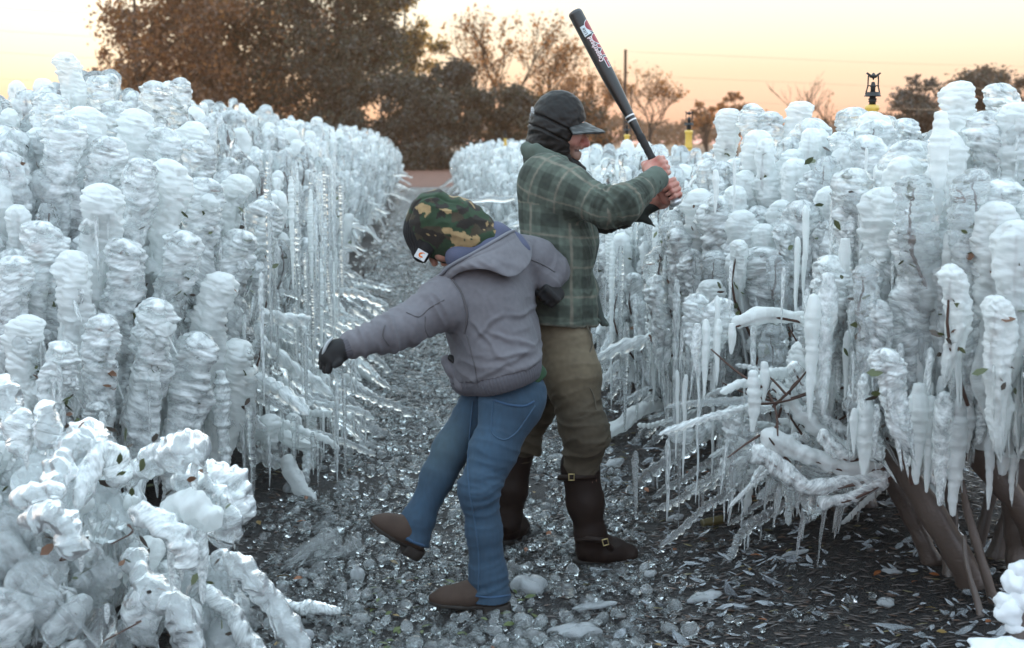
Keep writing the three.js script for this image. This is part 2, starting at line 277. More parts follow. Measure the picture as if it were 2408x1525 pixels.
function branching(from, dir, len, r, depth, out, tips, spread = 0.75) {
  const mid = from.clone().addScaledVector(dir, len * 0.5).add(V(rr(-1, 1), rr(-0.3, 0.6), rr(-1, 1)).multiplyScalar(len * 0.08)), end = from.clone().addScaledVector(dir, len).add(V(rr(-1, 1), rr(-0.2, 0.8), rr(-1, 1)).multiplyScalar(len * 0.1));
  out.push(tube([from, mid, end], [r, r * 0.8, r * 0.62], depth > 2 ? 6 : 4, 3));
  if (depth === 0) { tips.push(end); return; }
  if (depth < 3) tips.push(mid);
  const n = depth > 3 ? 3 : rnd() < 0.5 ? 3 : 2;
  for (let i = 0; i < n; i++) {
    const d = dir.clone().add(V(rr(-1, 1), rr(-0.25, 0.7), rr(-1, 1)).multiplyScalar(spread)).normalize();
    branching(i === 0 ? end : from.clone().lerp(end, rr(0.55, 1)), d, len * rr(0.6, 0.82), r * rr(0.5, 0.66), depth - 1, out, tips, spread);
  }
}
// leafy tree whose crown fills given pixel boxes at its distance
function leafyTree(name, label, depth, trunkX, boxes, count, size, cols, group) {
  const base = at(trunkX, 335, depth); base.y = 0;
  const t = thing(name, label, name.includes('shrub') ? 'shrub' : 'tree', base.toArray(), group);
  const m = depth / FPX, blobs = [], limbs = [], right = V(1, 0, 0).applyQuaternion(camQ);
  for (const [x0, x1, y0, y1, n] of boxes) for (let i = 0; i < n; i++) {
    const u = rr(-1, 1), v = rr(-1, 1); if (u * u + v * v > 1.15) { i--; continue; }
    const P = at((x0 + x1) / 2 + u * (x1 - x0) / 2, (y0 + y1) / 2 + v * (y1 - y0) / 2, depth + rr(-1.2, 1.2) * (x1 - x0) / 2 * m * 0.7).sub(base);
    blobs.push({ x: P.x, y: Math.max(0.3, P.y), z: P.z, r: rr(0.35, 1) * Math.min(x1 - x0, y1 - y0) * m * 0.25, g: rr(0.6, 1.25) });
  }
  const top = Math.max(...blobs.map((b) => b.y)), r0 = 0.02 * top + 0.05;
  part('trunk', tube([V(0, -0.2, 0), V(0.1, top * 0.3, 0), V(-0.05, top * 0.62, 0.1), V(0, top * 0.85, 0)], [r0, r0 * 0.8, r0 * 0.5, r0 * 0.15], 8, 12), barkM, t);
  for (let i = 0; i < 14; i++) { const b = pick(blobs), y = Math.min(b.y * 0.7, top * rr(0.2, 0.6)); limbs.push(tube([V(0, y, 0), V(b.x * 0.5, lerp(y, b.y, 0.6), b.z * 0.5), V(b.x, b.y, b.z)], [r0 * 0.4, r0 * 0.25, r0 * 0.06], 5, 6)); }
  part('limb', mergeGeometries(limbs), barkM, t).userData.kind = 'stuff';
  part('crown', leafCloud(blobs, count, size, cols), leafM('leaf'), t);
  return t;
}
function bareTree(label, depth, px, topPx, spread, leaves, cols, levels = 5, basePx = 335, lean = 0) {
  const base = at(px, basePx, depth); const ground = 0; base.y = ground;
  const top = at(px, topPx, depth).y - ground, t = thing('bare_tree', label, 'tree', base.toArray());
  const out = [], tips = [], th = top * 0.38, r = top * 0.014 + 0.015;
  part('trunk', tube([V(0, -0.2, 0), V(lean * th * 0.5, th * 0.5, 0), V(lean * th, th * 1.02, 0)], [r * 1.3, r, r * 0.85], 8, 6), barkM, t);
  for (let i = 0; i < 4; i++) branching(V(lean * th * rr(0.7, 1), th * rr(0.7, 1), 0), V(rr(-0.7, 0.7) + lean, 1, rr(-0.7, 0.7)).normalize(), top * rr(0.2, 0.27), r * 0.55, levels - 1, out, tips, spread);
  const g = mergeGeometries(out); g.computeBoundingBox(); const k = (top - th) / Math.max(0.1, g.boundingBox.max.y - th);
  const fit = new THREE.Matrix4().makeTranslation(0, th, 0).multiply(new THREE.Matrix4().makeScale(1, k, 1)).multiply(new THREE.Matrix4().makeTranslation(0, -th, 0));
  part('branch', g.applyMatrix4(fit), barkM, t).userData.kind = 'stuff';
  if (leaves) part('crown', leafCloud(tips.map((q) => { q.applyMatrix4(fit); return { x: q.x, y: q.y, z: q.z, r: top * 0.035, g: rr(0.7, 1.3) }; }), leaves, top * 0.008 + 0.028, cols), leafM('leaf'), t);
  return t;
}
const BROWN = [[0.24, 0.10, 0.028], [0.17, 0.075, 0.024], [0.11, 0.055, 0.022], [0.32, 0.14, 0.034]], OLIVE = [[0.045, 0.05, 0.022], [0.035, 0.042, 0.02], [0.06, 0.05, 0.024], [0.09, 0.055, 0.022]], DARK = [[0.03, 0.036, 0.02], [0.04, 0.04, 0.022], [0.055, 0.042, 0.024]], GOLD = [[0.5, 0.3, 0.07], [0.18, 0.12, 0.035], [0.10, 0.085, 0.03]], RUST = [[0.42, 0.17, 0.04], [0.28, 0.12, 0.03], [0.16, 0.08, 0.028]];
seed(41);
leafyTree('autumn_tree', 'rust brown leafy tree at the left end of the grove', 80, 330, [[215, 330, 40, 250, 26], [270, 560, -110, 330, 95], [250, 420, 150, 370, 40]], 24000, 0.13, BROWN);
seed(42);
leafyTree('oak_tree', 'broad brownish green oak in the middle of the grove', 84, 560, [[420, 780, -190, 250, 120], [420, 800, 120, 400, 70]], 30000, 0.14, [...BROWN.slice(1), ...OLIVE]);
seed(43);
leafyTree('oak_tree', 'tall dark green tree right of the middle of the grove', 82, 800, [[660, 935, -170, 210, 90], [700, 960, 60, 400, 70]], 26000, 0.13, OLIVE);
seed(44);
leafyTree('golden_tree', 'golden backlit thin leaved tree beside the tall dark green tree', 88, 955, [[860, 1000, -40, 160, 26], [930, 1045, 60, 220, 22]], 7500, 0.12, GOLD);
seed(45);
leafyTree('evergreen_shrub', 'dark shrub below the tall dark green tree of the grove', 79, 900, [[760, 1060, 190, 410, 60]], 15000, 0.12, DARK);
leafyTree('evergreen_shrub', 'dark evergreen with a ragged top right of the golden tree', 80, 1050, [[985, 1130, 150, 400, 55], [1030, 1080, 140, 220, 8]], 15000, 0.12, DARK);
leafyTree('evergreen_shrub', 'low brown green shrub at the foot of the bare trees', 81, 1180, [[1100, 1270, 210, 400, 45]], 12000, 0.12, [...OLIVE, ...DARK]);
leafyTree('evergreen_shrub', 'rusty undergrowth behind the head of the man with the bat', 83, 1310, [[1220, 1420, 225, 400, 42]], 11000, 0.12, [...RUST, ...OLIVE]);
leafyTree('evergreen_shrub', 'dark brown undergrowth at the left foot of the grove', 79, 360, [[180, 520, 250, 400, 45]], 12000, 0.12, [...DARK, ...BROWN]);
seed(46);
bareTree('tallest bare tree with a few orange leaves, left of the bat', 90, 1195, 28, 0.6, 1100, RUST, 6);
bareTree('second bare tree from the grove, its crown low and spreading', 86, 1128, 105, 0.75, 1000, RUST, 6);
seed(47);
bareTree('forked bare tree with orange leaves left of the bat barrel', 92, 1292, 82, 0.7, 1300, RUST, 6);
bareTree('low bare tree with thick rusty leaves next to the bat', 88, 1368, 135, 0.8, 2000, RUST, 6);
seed(48);
bareTree('small spreading tree with orange leaves right of the wooden pole', 84, 1528, 150, 0.85, 900, RUST, 6);
seed(52);
bareTree('leafless sapling with forked twigs between the two right sprinklers', 75, 1888, 168, 0.6, 0, RUST, 4, 335, -0.1);
bareTree('thin leafless sapling leaning beside the forked sapling', 77, 1948, 215, 0.6, 60, RUST, 4);
seed(50);
leafyTree('orange_shrub', 'small orange round shrub between the yellow sprinklers', 95, 1728, [[1694, 1758, 195, 300, 20]], 2600, 0.1, RUST);
leafyTree('orange_shrub', 'tiny orange shrub left of the small yellow sprinkler', 100, 1660, [[1630, 1690, 240, 310, 14]], 1700, 0.1, RUST);
leafyTree('grey_green_shrub', 'dark grey green bush right of the large sprinkler', 70, 2170, [[2095, 2260, 195, 400, 50], [2130, 2180, 175, 240, 8]], 9000, 0.1, [[0.055, 0.05, 0.035], [0.04, 0.04, 0.03], [0.10, 0.06, 0.035]]);
leafyTree('grey_green_shrub', 'bushy tree behind the iced columns at the right edge', 72, 2310, [[2235, 2380, 160, 360, 48]], 8500, 0.1, [[0.06, 0.05, 0.03], [0.045, 0.042, 0.028], [0.12, 0.07, 0.035]]);
leafyTree('grey_green_shrub', 'bush cut off by the right edge of the picture', 74, 2420, [[2370, 2480, 180, 360, 26]], 4500, 0.1, [[0.06, 0.05, 0.03], [0.12, 0.07, 0.035]]);
{ // far-off woods along the horizon: one mass
  seed(51); const blobs = [];
  for (let px = -500; px < 2900; px += 9) for (let k = 0; k < 2; k++) { const D = rr(240, 300), ht = (3.2 + 3.4 * noise(px * 0.008, 1, 2) + 1.6 * noise(px * 0.03, 5, 2)) + 2.2; const P = at(px, 335, D); blobs.push({ x: P.x, y: rr(0.15, 0.9) * ht + 1, z: P.z, r: rr(1.4, 2.4), g: rr(0.7, 1.2) }); }
  const w = part('far_woods', leafCloud(blobs, 42000, 0.42, [[0.13, 0.06, 0.028], [0.10, 0.055, 0.03], [0.07, 0.05, 0.03]]), leafM('leaf'), scene);
  w.userData.kind = 'stuff'; w.userData.label = 'rusty line of far-off woods along the horizon';
}
{ // wooden pole, its thin neighbour and the cables
  const wood = new THREE.MeshStandardMaterial({ color: lin(0.09, 0.055, 0.035), roughness: 0.9 });
  const pole = (label, px, top, D, r) => { const b = at(px, 335, D); b.y = 0; const h = at(px, top, D).y, t = thing('utility_pole', label, 'pole', b.toArray(), undefined); part('pole_shaft', tube([V(0, -0.3, 0), V(0, h * 0.5, 0), V(0, h, 0)], [r * 1.2, r, r * 0.85], 10, 6), wood, t); part('pole_cap', lathe([[0, 0.04], [r * 0.9, 0.02], [r * 0.9, -0.05], [0, -0.05]], 10).translate(0, h, 0), wood, t); return V(b.x, h, b.z); };
  const A = pole('stout wooden pole standing behind the raised bat', 1468.5, 120, 58, 0.075);
  pole('thin short post just right of the stout wooden pole', 1483, 205, 66, 0.05);
  const wire = new THREE.MeshStandardMaterial({ color: lin(0.75, 0.55, 0.36), roughness: 0.8 });
  const cable = (label, x0, y0, x1, y1, D0, D1, sag) => { const a = at(x0, y0, D0), b = at(x1, y1, D1), m = a.clone().lerp(b, 0.5); m.y -= sag; tag(part('power_cable', tube([a, a.clone().lerp(m, 0.55), m, m.clone().lerp(b, 0.45), b], [0.0085, 0.0085], 5, 24), wire, scene), label, 'cable'); };
  cable('topmost of the cables running right from the wooden pole', 1470, 121, 2600, 162, 58, 62, 0.1);
  cable('second cable right of the wooden pole, below the topmost', 1470, 177, 2600, 215, 58, 62, 0.1);
  cable('third cable right of the wooden pole, behind the sprinkler', 1470, 228, 2600, 268, 58, 62, 0.1);
  cable('topmost of the cables at the upper left of the sky', -160, 8, 420, 42, 60, 92, 0.05);
  cable('second cable from the top at the upper left of the sky', -160, 62, 420, 96, 60, 92, 0.05);
  cable('third cable from the top at the upper left of the sky', -160, 114, 420, 146, 60, 92, 0.05);
  cable('lowest of the cables at the left, above the tallest ice column', -160, 176, 420, 205, 60, 92, 0.05);
}
// ---------------------------------------------------------------- iced bushes
const stemM = new THREE.MeshPhysicalMaterial({ color: lin(0.085, 0.062, 0.05), roughness: 0.55, clearcoat: 0.5, clearcoatRoughness: 0.25, bumpMap: iceBump, bumpScale: 0.0015 });
const twigM = new THREE.MeshStandardMaterial({ color: lin(0.07, 0.035, 0.025), roughness: 0.7 });
const greenM = new THREE.MeshPhysicalMaterial({ color: 0xffffff, vertexColors: true, roughness: 0.5, side: THREE.DoubleSide });
const LOD = [];
seed(7);
for (const [n, rings, sides, big, tips] of [[14, 112, 42, 1, 5], [10, 64, 24, 1.3, 4], [7, 26, 12, 2, 2]]) {
  const L = { long: [], mid: [], knob: [], clump: [], bough: [], icicle: [] }, lb = { lobe: 0.058 * big, row: 0.0195 * big };
  for (let i = 0; i < n; i++) {
    L.long.push(iceColumn(i + 1, { h: rr(0.7, 1.15), r: rr(0.055, 0.085), rings, sides, taper: rr(0.05, 0.5), head: rr(0.02, 0.48), tips, ...lb }));
    L.mid.push(iceColumn(i + 51, { h: rr(0.35, 0.6), r: rr(0.05, 0.08), rings: Math.round(rings * 0.65), sides, taper: rr(0.3, 0.6), head: rr(0.3, 0.7), tips, ...lb }));
    L.clump.push(iceColumn(i + 151, { h: rr(0.12, 0.26), r: rr(0.04, 0.075), rings: Math.round(rings * 0.4), sides, taper: 0.3, lumps: 0.5, relief: 0.007, head: 1, flat: rr(0.45, 0.9), lean: 0.06, tips: 2, lobe: 0.05 * big, row: 0.026 * big }));
    L.knob.push(iceColumn(i + 101, { h: rr(0.14, 0.26), r: rr(0.045, 0.075), rings: Math.round(rings * 0.4), sides, taper: 0.4, lumps: 0.42, head: 1, lean: 0.03, tips: 2, ...lb }));
  }
  for (let i = 0; i < Math.max(4, n >> 1); i++) {
    L.icicle.push(icicle(i + 1, { h: rr(0.16, 0.34), r: rr(0.010, 0.017), rings: Math.round(rings * 0.4), sides: Math.max(6, sides >> 1) }));
    // a bough: an ice-coated twig running out along +x and sagging, scalloped, thicker below
    const o = i * 7.7, len = rr(0.45, 0.8);
    L.bough.push(grid(Math.max(7, sides >> 1), Math.round(rings * 0.7), (u, v) => {
      const a = u * 2 * Math.PI, x = v * len, end = Math.sqrt(clamp(v / 0.05)) * Math.sqrt(clamp((1 - v) / 0.08));
      let R = 0.024 * end * (1.1 - 0.35 * v) * (1 + 0.35 * noise(x / 0.06 + o, Math.cos(a), Math.sin(a)) + 0.22 * Math.sin(x / 0.0075 + 2 * noise(x / 0.07, o, 1)));
      if (v <= 0 || v >= 1) R = 0.0005;
      return V(x, 0.06 * x - 0.35 * x * x + 0.03 * noise(x / 0.18, o, 2) + R * Math.sin(a) * (Math.sin(a) < 0 ? 1.5 : 0.9), 0.04 * noise(x / 0.2, 4, o) - R * Math.cos(a));
    }, true));
  }
  LOD.push(L);
}
// small leaves frozen in or on the ice: one part per bush
function leafSpray(n, place) {
  const p = [], c = [], ix = [], q = V(0, 0, 0), a = V(0, 0, 0), b = V(0, 0, 0);
  for (let i = 0; i < n; i++) {
    place(q); a.set(rr(-1, 1), rr(-0.6, 0.6), rr(-1, 1)).normalize(); b.set(rr(-1, 1), rr(-1, 1), rr(-1, 1)).cross(a).normalize();
    const s = rr(0.010, 0.024), w = s * rr(0.4, 0.6), k = rnd(), C = k < 0.5 ? [0.07, 0.085, 0.03] : k < 0.8 ? [0.05, 0.035, 0.025] : [0.13, 0.06, 0.03], o = p.length / 3;
    for (const [e, f] of [[-1, 0], [-0.3, 1], [0.5, 0.8], [1.2, 0], [0.5, -0.8], [-0.3, -1]]) { p.push(q.x + a.x * e * s + b.x * f * w, q.y + a.y * e * s + b.y * f * w, q.z + a.z * e * s + b.z * f * w); const g = rr(0.8, 1.2); c.push(C[0] * g, C[1] * g, C[2] * g); }
    for (let j = 1; j < 5; j++) ix.push(o, o + j, o + j + 1);
  }
  const g = new THREE.BufferGeometry(); g.setAttribute('position', new THREE.Float32BufferAttribute(p, 3)); g.setAttribute('color', new THREE.Float32BufferAttribute(c, 3)); g.setIndex(ix); g.computeVertexNormals();
  return g;
}
const iceFor = (k) => (k < 0.46 ? ICE.milky : k < 0.62 ? ICE.glassy : k < 0.86 ? ICE.white : ICE.clear);
function column(parent, g, m, pos, out, scale = 1, yaw = rnd() * 6.283, sy = 1) { // hangs from pos, its top leaning towards out
  const o = part('ice_column', g, m, parent); o.position.copy(pos);
  o.quaternion.copy(qUp(out)).multiply(new THREE.Quaternion().setFromAxisAngle(V(0, 1, 0), yaw)); o.scale.set(scale, scale * sy, scale); return o;
}
function dress(parent, L, pos, h, r, out, n) { // iced side shoots and drips along a column that shows singly
  for (let i = 0; i < n; i++) {
    const a = rr(0, 6.283), y = h * rr(0.03, 0.75), p = pos.clone().addScaledVector(out.clone().normalize(), -y).add(V(Math.cos(a) * r * 0.75, 0, Math.sin(a) * r * 0.75));
    column(parent, pick(rnd() < 0.65 ? L.knob : L.clump), iceFor(rnd()), p, V(Math.cos(a) * 0.7, 1, Math.sin(a) * 0.7), rr(0.4, 0.85));
    if (rnd() < 0.6) hang(parent, pick(L.icicle), p.clone().add(V(Math.cos(a) * r * 0.3, -0.03, Math.sin(a) * r * 0.3)), rr(0.5, 1.1));
  }
}
function hang(parent, g, pos, s = 1, m = rnd() < 0.6 ? ICE.milky : ICE.clear, sy = 1) { const o = part('icicle', g, m, parent); o.position.copy(pos); o.rotation.y = rnd() * 6.283; o.scale.set(s, s * sy, s); return o; }
function bough(parent, L, pos, ang, dip, s, m, nIc) { // runs out from pos; its icicles hang straight down
  const o = part('iced_bough', pick(L.bough), m, parent); o.position.copy(pos); o.rotation.order = 'YZX'; o.rotation.set(0, ang, dip); o.scale.setScalar(s); o.updateMatrix();
  const inv = o.quaternion.clone().invert();
  for (let i = 0; i < nIc; i++) { const x = rr(0.1, 0.6), h = part('icicle', pick(L.icicle), rnd() < 0.5 ? ICE.clear : ICE.milky, o); h.position.set(x, 0.06 * x - 0.35 * x * x - 0.012, 0); h.quaternion.copy(inv); h.scale.setScalar(rr(0.35, 0.95)); }
  return o;
}
// one bush of a row. side: +1 stands right of the path, -1 left; it opens towards the path and the camera
function icedBush(label, x, z, { H = 1.85, rx = 1.0, rz = 1.05, lod = 1, nTop = 70, nSide = 60, nBough = 20, nIc = 16, nStem = 6, low = 0.35, s = 1, seedN = 1, side = -1, leaves = 140, lean = 0.22, clear = 0, bottom = 0.02 } = {}) {
  seed(seedN); const L = LOD[lod], y0 = groundY(x, z), t = thing('iced_bush', label, 'bush', [x, y0, z], side < 0 ? 'ice-coated bushes in the row left of the path' : 'ice-coated bushes in the row right of the path');
  const spots = [];
  const dome = (az, el, k = 1) => V(rx * k * Math.cos(el) * Math.cos(az), 0, rz * k * Math.cos(el) * Math.sin(az)).setY(lerp(low, H, Math.pow(Math.sin(el), 0.8)) * lerp(0.86, 1, k));
  const facing = (p) => p.x * -side * 0.8 + p.z; // path side and camera side
  const shell = (n, kLo, kHi, eLo, eHi, geo, sLo, sHi, gap, sy) => {
    for (let i = 0, tries = 0; i < n && tries < n * 14; tries++) {
      const az = rr(0, 6.283), el = Math.asin(lerp(Math.sin(eLo), Math.sin(eHi), rnd())), k = rr(kLo, kHi), p = dome(az, el, k);
      if (facing(p) < -0.35 && p.y < H * 0.8) continue;
      if (spots.some((q) => q.distanceToSquared(p) < gap * gap)) continue;
      spots.push(p); i++;
      const out = V(p.x / rx * lean, 1, p.z / rz * lean).add(V(rr(-0.06, 0.06), 0, rr(-0.06, 0.06)));
      const geom = pick(L[geo]), k2 = s * rr(sLo, sHi); if (!geom.boundingBox) geom.computeBoundingBox();
      p.y += rr(-0.05, 0.09); const full = -geom.boundingBox.min.y * k2, room = p.y - bottom - rr(0, 0.12); if (room < 0.12) { spots.pop(); i--; continue; }
      const c = column(t, geom, iceFor(clamp(rnd() + clear)), p, out, k2, undefined, Math.min(sy * rr(0.85, 1.2), room / full));
      if (geo !== 'knob' && lod < 2) for (let k = rr(0, 2.6); k > 1; k--) hang(c, pick(L.icicle), V(rr(-0.06, 0.06), -rr(0.1, 0.4), rr(-0.06, 0.06)), rr(0.6, 1.2));
    }
  };
  shell(Math.round(nTop * 1.3), 0.82, 1.03, 0.5, 1.5, 'long', 0.6, 1.35, 0.1 * s, 1.2);
  shell(Math.round(nSide * 1.3), 0.84, 1.05, 0.3, 0.8, 'long', 0.5, 1.15, 0.085 * s, 1.35);
  shell(nSide, 0.8, 1.06, 0.1, 0.7, 'mid', 0.5, 1.1, 0.08 * s, 1.1);
  shell(Math.round(nSide * 0.7), 0.6, 1.0, 0.0, 1.2, 'knob', 0.45, 1.15, 0.07 * s, 1);
  shell(Math.round(nTop * 0.4), 0.5, 0.78, 0.2, 1.3, 'long', 0.9, 1.3, 0.13, 1);
  { // the fused mass behind the columns: fluted, lobed sheets run together
    const y1 = Math.max(bottom + 0.05, 0.12), kc = nStem ? 0.8 : 0.62, o = seedN * 3.7;
    part('ice_mass', grid(lod === 0 ? 150 : lod === 1 ? 90 : 40, lod === 0 ? 60 : lod === 1 ? 36 : 16, (u, v) => {
      const az = u * 2 * Math.PI, el = v * Math.PI / 2, q = dome(az, el, kc), ca = Math.cos(az), sa = Math.sin(az);
      const y = lerp(y1, Math.max(q.y - 0.12, y1), smooth(0, 0.35, v) * 0.6 + 0.4 * v), d = 0.09 * noise(ca * 3.2 + o, y / 0.5, sa * 3.2) + 0.07 * noise(ca * 9, y / 0.35 + o, sa * 9) + 0.012 * lobes(az, y, Math.round(38 / (lod + 1)), 0.03 * (lod + 1), seedN);
      const w = Math.cos(el), k = 1 + d * w / Math.max(0.3, rx * kc); return V(q.x * k, y + 0.6 * d * (1 - w), q.z * k);
    }, true), ICE.white, t);
  }
  for (let i = 0; i < nBough; i++) {
    const az = side < 0 ? rr(-0.9, 1.9) : rr(1.1, 3.9), h = rr(0.2, 0.85), k = rr(0.4, 0.8);
    bough(t, L, V(rx * k * Math.cos(az), h, rz * k * Math.sin(az)), -az + rr(-1.2, 1.2), rr(-0.8, 0.2), s * rr(0.7, 1.4), iceFor(clamp(rnd() + clear)), lod < 2 ? Math.floor(rr(0, 4)) : 0);
  }
  for (let i = 0; i < nIc; i++) { const az = side < 0 ? rr(-0.7, 1.9) : rr(1.1, 3.8), p = dome(az, rr(0.1, 0.6), rr(0.85, 1)); hang(t, pick(L.icicle), p.setY(p.y * rr(0.55, 0.85)), rr(0.7, 1.4)); }
  for (let i = 0; i < nStem; i++) { const az = rr(0, 6.283), k = rr(0.35, 0.7), b = V(rr(-0.14, 0.14), -0.05, rr(-0.14, 0.14)), e = dome(az, 0.8, k); part('stem', tube([b, b.clone().lerp(e, 0.35).add(V(0, 0.06, 0)), e], [rr(0.018, 0.035), 0.02, 0.008], 8, 10), stemM, t); }
  if (leaves) { // leaves and twig ends inside the columns, a few on the outside
    const g = leafSpray(leaves * 3, (q) => { const c = pick(spots), a = rr(0, 6.283), r = rnd() < 0.9 ? rr(0.0, 0.045) : 0.07; q.set(c.x + r * Math.cos(a), Math.max(0.1, c.y - rr(0.02, 0.3)), c.z + r * Math.sin(a)); });
    part('leaf', g, greenM, t).userData.kind = 'stuff';
    if (lod < 2) part('twig', mergeGeometries(spots.map((p) => tube([p.clone().add(V(0, -0.04, 0)), p.clone().add(V(rr(-0.02, 0.02), -0.2, rr(-0.02, 0.02))), p.clone().add(V(-0.12 * p.x, -0.42, -0.12 * p.z))], [0.003, 0.005, 0.006], 5, 5))), twigM, t).userData.kind = 'stuff';
  }
  return t;
}
const ORD = ['first', 'second', 'third', 'fourth', 'fifth', 'sixth', 'seventh', 'eighth', 'ninth', 'tenth', 'eleventh', 'twelfth', 'thirteenth', 'fourteenth', 'fifteenth', 'sixteenth'];
{ // left row
  const zs = [-5.7, -7.3, -8.9, -10.6, -12.4, -14.4, -16.6, -19, -21.8, -24.8, -28, -31.4, -35, -38.6, -42];
  zs.forEach((z, i) => icedBush(i === 0 ? 'massive ice-coated bush left of the path, with the tallest lone ice column' : `${ORD[i]} ice-coated bush in the row left of the path, counted from the camera`, ROWL + (i ? 0 : -0.1), z, i === 0 ? { H: 1.64, rx: 1.15, rz: 1.1, lod: 0, nTop: 85, nSide: 75, nBough: 16, nIc: 26, low: 0.4, s: 1.12, seedN: 101, side: -1, leaves: 420, lean: 0.3 }
    : { H: 1.8 + 0.06 * Math.sin(i * 2.1), rx: 1.12, rz: 1.0 + 0.04 * i, lod: i < 4 ? 1 : 2, nTop: i < 4 ? 75 : Math.max(36, 64 - 2 * i), nSide: i < 4 ? 66 : 40, nBough: i < 5 ? 20 : 10, nIc: i < 4 ? 26 : 6, seedN: 101 + i, side: -1, leaves: i < 5 ? 200 : 60, s: i < 4 ? 0.85 : 0.9, clear: i < 4 ? 0.18 : 0.1 }));
}
{ // right row
  const zs = [-3.95, -5.5, -7.1, -8.7, -10.4, -12.2, -14.2, -16.4, -18.8, -21.6, -24.6, -28, -31.4, -35, -38.6, -42];
  zs.forEach((z, i) => icedBush(i === 0 ? 'nearest ice-coated bush at the right edge, with long white icicles' : i === 1 ? 'ice-coated bush right of the man, in front of the large sprinkler' : `${ORD[i]} ice-coated bush in the row right of the path, counted from the camera`, ROWR + (i === 0 ? 0.25 : -0.15 * smooth(4, 10, i)), z, i < 2 ? { H: i ? 1.58 : 1.6, rx: 1.0, rz: 0.95, lod: 0, nTop: i ? 60 : 40, nSide: i ? 50 : 26, nBough: i ? 14 : 0, nIc: i ? 34 : 0, low: 0.62, s: 1.0, seedN: 201 + i, side: 1, leaves: 420, nStem: 0, lean: 0.12, bottom: i ? 0.3 : 0.5 }
    : { H: (i < 7 ? 1.38 : 1.5) + 0.06 * Math.sin(i * 1.7), rx: 1.08, rz: 1.0 + 0.04 * i, lod: i < 5 ? 1 : 2, nTop: i < 5 ? 75 : Math.max(36, 64 - 2 * i), nSide: i < 5 ? 66 : 40, nBough: i < 5 ? 20 : 10, nIc: i < 5 ? 34 : 6, low: 0.4, seedN: 201 + i, side: 1, leaves: i < 5 ? 220 : 60, s: i < 5 ? 0.88 : 0.9, lean: 0.14, clear: i < 5 ? 0.2 : 0.1 }));
}

const bushes = {}; scene.traverse((o) => { if (o.name.startsWith('iced_bush')) bushes[o.userData.label] = o; });
const findBush = (k) => Object.values(bushes).find((o) => o.userData.label.includes(k));
// skirts of sagging boughs and hanging rods where the rows lean over the path
function skirt(t, n, spot, { lod = 1, ang, dip, sz = [0.6, 1.2], mix = 0.45, dir = 1, slabs = true }) {
  const L = LOD[lod];
  for (let i = 0; i < n; i++) {
    const p = spot(i).sub(t.position), m = iceFor(clamp(rnd() + mix));
    if (i % 2 || !slabs) bough(t, L, p, ang(i), dip(i), rr(...sz), m, Math.floor(rr(0, 5)));
    else { const c = column(t, pick(rnd() < 0.6 ? L.mid : L.long), m, p, V(-dir * rr(0.1, 1.1), rr(0.5, 1), rr(-0.8, 0.7)), rr(0.35, 0.75)); if (rnd() < 0.7) { const inv = c.quaternion.clone().invert(); for (let k = 0; k < 3; k++) { const h = hang(c, pick(L.icicle), V(0, -rr(0.1, 0.5), 0), rr(0.8, 1.5)); h.quaternion.copy(inv); } } }
    if (rnd() < 0.6) column(t, pick(rnd() < 0.5 ? L.knob : L.clump), iceFor(clamp(rnd() + mix)), p.clone().add(V(rr(-0.12, 0.12), rr(0, 0.14), rr(-0.12, 0.12))), V(rr(-0.4, 0.4), 1, rr(-0.4, 0.4)), rr(0.45, 0.95));
  }
}
function rods(t, n, spot, len, rad) { // long beaded rods of ice hanging from the boughs
  const bank = Array.from({ length: 14 }, (_, i) => icicle(700 + i + n, { h: 1, r: 0.05, rings: 130, sides: 9, bead: 0.3, step: 0.0062 }));
  for (let i = 0; i < n; i++) { const p = spot(i).sub(t.position), k = rnd(), h = rr(...len), r = rr(...rad), o = part('icicle', pick(bank), k < 0.55 ? ICE.clear : k < 0.8 ? ICE.milky : ICE.white, t); o.position.copy(p); o.scale.set(r / 0.05, h, r / 0.05); o.rotation.y = rr(0, 6.28); }
}
